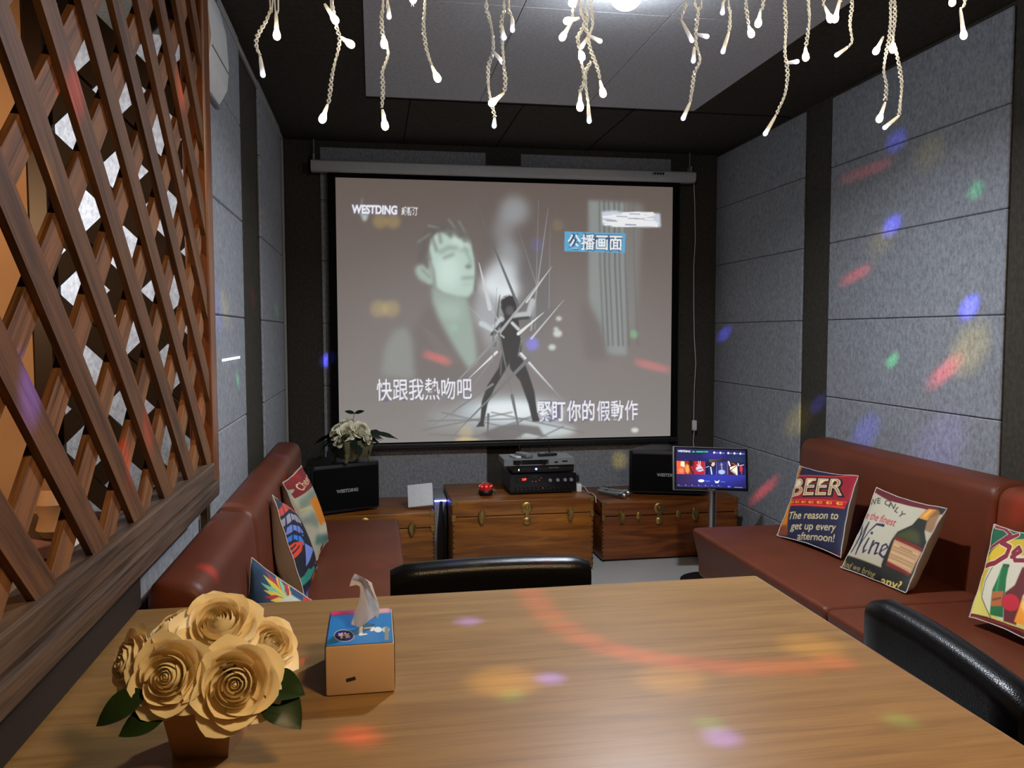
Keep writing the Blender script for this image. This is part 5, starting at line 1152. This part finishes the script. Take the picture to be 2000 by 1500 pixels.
strand([(1356, 0), (1363, 22), (1361, 44), (1359, 64), (1359, 84), (1367, 117), (1356, 143), (1352, 172), (1348, 198)], [((1348, 200), (1333, 234), 0), ((1361, 67), (1384, 72), 0), ((1356, 92), (1354, 122), 0)], -.01)
strand([(1370, 0), (1365, 18)], [], .01)
strand([(1415, 0), (1412, 4)], [((1412, 4), (1411, 28), 0)], .02)
strand([(1423, 0), (1426, 25), (1424, 60)], [((1424, 62), (1411, 104), 0)], .0)
strand([(1457, 0), (1459, 28), (1462, 48)], [((1462, 50), (1469, 71), 1)], .01)
strand([(1491, 0), (1485, 20)], [((1485, 22), (1480, 51), 1)], -.01)
strand([(1533, 0), (1535, 55), (1533, 101), (1538, 143), (1533, 184), (1521, 212), (1516, 224)], [((1515, 226), (1493, 264), 0), ((1535, 123), (1560, 120), 0)], 0)
strand([(1579, 0), (1581, 37), (1577, 69), (1574, 90)], [((1573, 92), (1574, 117), 1)], -.01)
strand([(1609, 0), (1611, 12)], [((1611, 13), (1624, 42), 1)], .01)
strand([(1641, 0), (1641, 2)], [((1642, -8), (1630, 42), 1)], -.01)
strand([(1664, 0), (1660, 46), (1664, 80), (1655, 92)], [((1655, 93), (1632, 109), 0)], .0)
strand([(1740, 0), (1739, 40), (1736, 78), (1731, 101), (1726, 138), (1731, 166), (1729, 196)], [((1729, 200), (1716, 237), 1), ((1725, 72), (1709, 104), 1)], .01)
strand([(1747, 0), (1747, 37), (1744, 78), (1748, 90), (1756, 129), (1761, 166), (1758, 202), (1756, 224)], [((1756, 226), (1726, 251), 0), ((1743, 82), (1744, 101), 1)], -.01)
strand([(1860, 0), (1860, 1)], [((1860, -20), (1860, 10), 1)], .01)
strand([(1885, 0), (1877, 16)], [((1876, 18), (1883, 75), 1)], 0)

# ================================================================== coloured disco spots
DS = Vector((.75, 1.45, 2.33))
DC = {'r': (1, .05, .06), 'b': (.10, .10, 1), 'g': (.05, 1, .30), 'y': (1, .72, .05), 'p': (.45, .30, 1), 'o': (1, .28, .03)}
def spot(px, py, ax, val, c, rad, e):
    p = at(px, py, ax, val); d = (p-DS); 
    lamp('disco_beam', 'SPOT', DS+d*.04, {'b': 26, 'g': 13, 'p': 12}.get(c, 9)*e*d.length**2, DC[c], p, spot_size=2*math.atan(rad/d.length), spot_blend=1, shadow_soft_size=.012)
def streak(a, b_, ax, val, c, rad, e, n=7):
    for k in range(n): spot(a[0]+(b_[0]-a[0])*k/(n-1), a[1]+(b_[1]-a[1])*k/(n-1), ax, val, c, rad*1.1, e*.55*(.6+.4*math.sin(PI*(k+.5)/n)))
RW, LW, SW, TT = XR-.012, XL+.012, SY, .75
for a in ((1742, 440, RW, 'b', .055, 5), (1905, 372, RW, 'g', .04, 3), (1893, 600, RW, 'b', .05, 9), (1743, 704, RW, 'g', .035, 6), (1893, 682, RW, 'y', .11, 3.5), (1750, 275, RW, 'b', .06, 1.5), (1722, 470, RW, 'y', .08, 1.5), (1560, 818, RW, 'y', .10, 2.5), (1415, 652, RW, 'b', .055, 3), (1597, 785, RW, 'b', .05, 5), (1690, 845, RW, 'b', .09, 1.6), (1830, 880, RW, 'p', .16, 1.6), (1815, 300, RW, 'y', .09, .8)):
    spot(a[0], a[1], 'X', *a[2:])
for a in ((742, 432, SW, 'y', .06, 2.85), (768, 432, SW, 'y', .06, 2.85), (740, 603, SW, 'y', .07, 3.23), (764, 603, SW, 'y', .07, 3.23), (1040, 672, SW, 'b', .055, 3.80), (1238, 653, SW, 'g', .035, 3.80), (887, 640, SW, 'g', .035, 1.33), (1090, 440, SW, 'y', .05, 1.14), (910, 845, SW, 'y', .06, 3.80), (638, 705, YB, 'b', .05, 5), (1050, 478, SW, 'b', .06, 0.66), (1210, 900, YB, 'y', .07, 2)):
    spot(a[0], a[1], 'Y', *a[2:])
for a in ((440, 600, LW, 'y', .07, 2.5), (465, 740, LW, 'g', .03, 4), (498, 575, LW, 'r', .05, 4), (540, 605, LW, 'g', .05, 1), (425, 600, LW, 'b', .1, .8), (147, 182, XF, 'r', .05, 6), (62, 755, XF, 'b', .05, 10), (88, 385, XF, 'y', .06, 5), (352, 165, XF, 'o', .06, 5), (356, 190, XF, 'r', .05, 4), (290, 830, XF, 'r', .05, 6), (255, 895, XF, 'r', .05, 6), (395, 780, XF, 'r', .05, 4), (555, 885, -.37, 'b', .05, 4), (560, 940, -.34, 'o', .06, 3), (402, 1125, -.37, 'r', .035, 9), (1975, 982, 1.99, 'o', .10, 3), (1990, 985, 1.99, 'r', .05, 4)):
    spot(a[0], a[1], 'X', *a[2:])
for i, (x, y) in enumerate(((1036, 1158), (1050, 1178), (1070, 1200), (1100, 1225), (1140, 1248), (1185, 1265), (1235, 1278), (1290, 1288), (1350, 1296), (1420, 1302), (1490, 1304), (1560, 1302), (1630, 1294))):
    spot(x, y, 'Z', TT, 'r', .048, 3.2)
for a in ((985, 1330, 'y', .075, 4.2), (1310, 1325, 'y', .075, 3), (1585, 1262, 'y', .075, 3), (1075, 1325, 'b', .03, 11), (915, 1213, 'b', .032, 9), (1000, 1358, 'g', .028, 2), (1410, 1440, 'b', .035, 8), (1385, 1413, 'g', .03, 2), (1760, 1408, 'g', .032, 2), (690, 1432, 'r', .035, 5), (715, 1446, 'r', .03, 4), (592, 1292, 'r', .02, 6), (735, 1105, 'o', .05, 2)):
    spot(a[0], a[1], 'Z', TT if a[2] != 'o' else .43, *a[2:])
for a in ((877, 1108, 1.88, 'b', .03, 7), (1060, 1108, 1.88, 'r', .035, 4), (1090, 1106, 1.88, 'r', .03, 4), (920, 1105, 1.88, 'y', .04, 2)):
    spot(a[0], a[1], 'Y', *a[2:])
streak((1822, 745), (1870, 705), 'X', RW, 'r', .045, 6); streak((1648, 549), (1695, 525), 'X', RW, 'r', .035, 5); streak((1650, 350), (1735, 318), 'X', RW, 'r', .035, 2.2, 8)
streak((1472, 975), (1512, 940), 'X', RW, 'r', .040, 7); streak((832, 692), (876, 707), 'Y', SW, 'r', .034, 8); streak((1246, 708), (1302, 722), 'Y', SW, 'r', .036, 8)
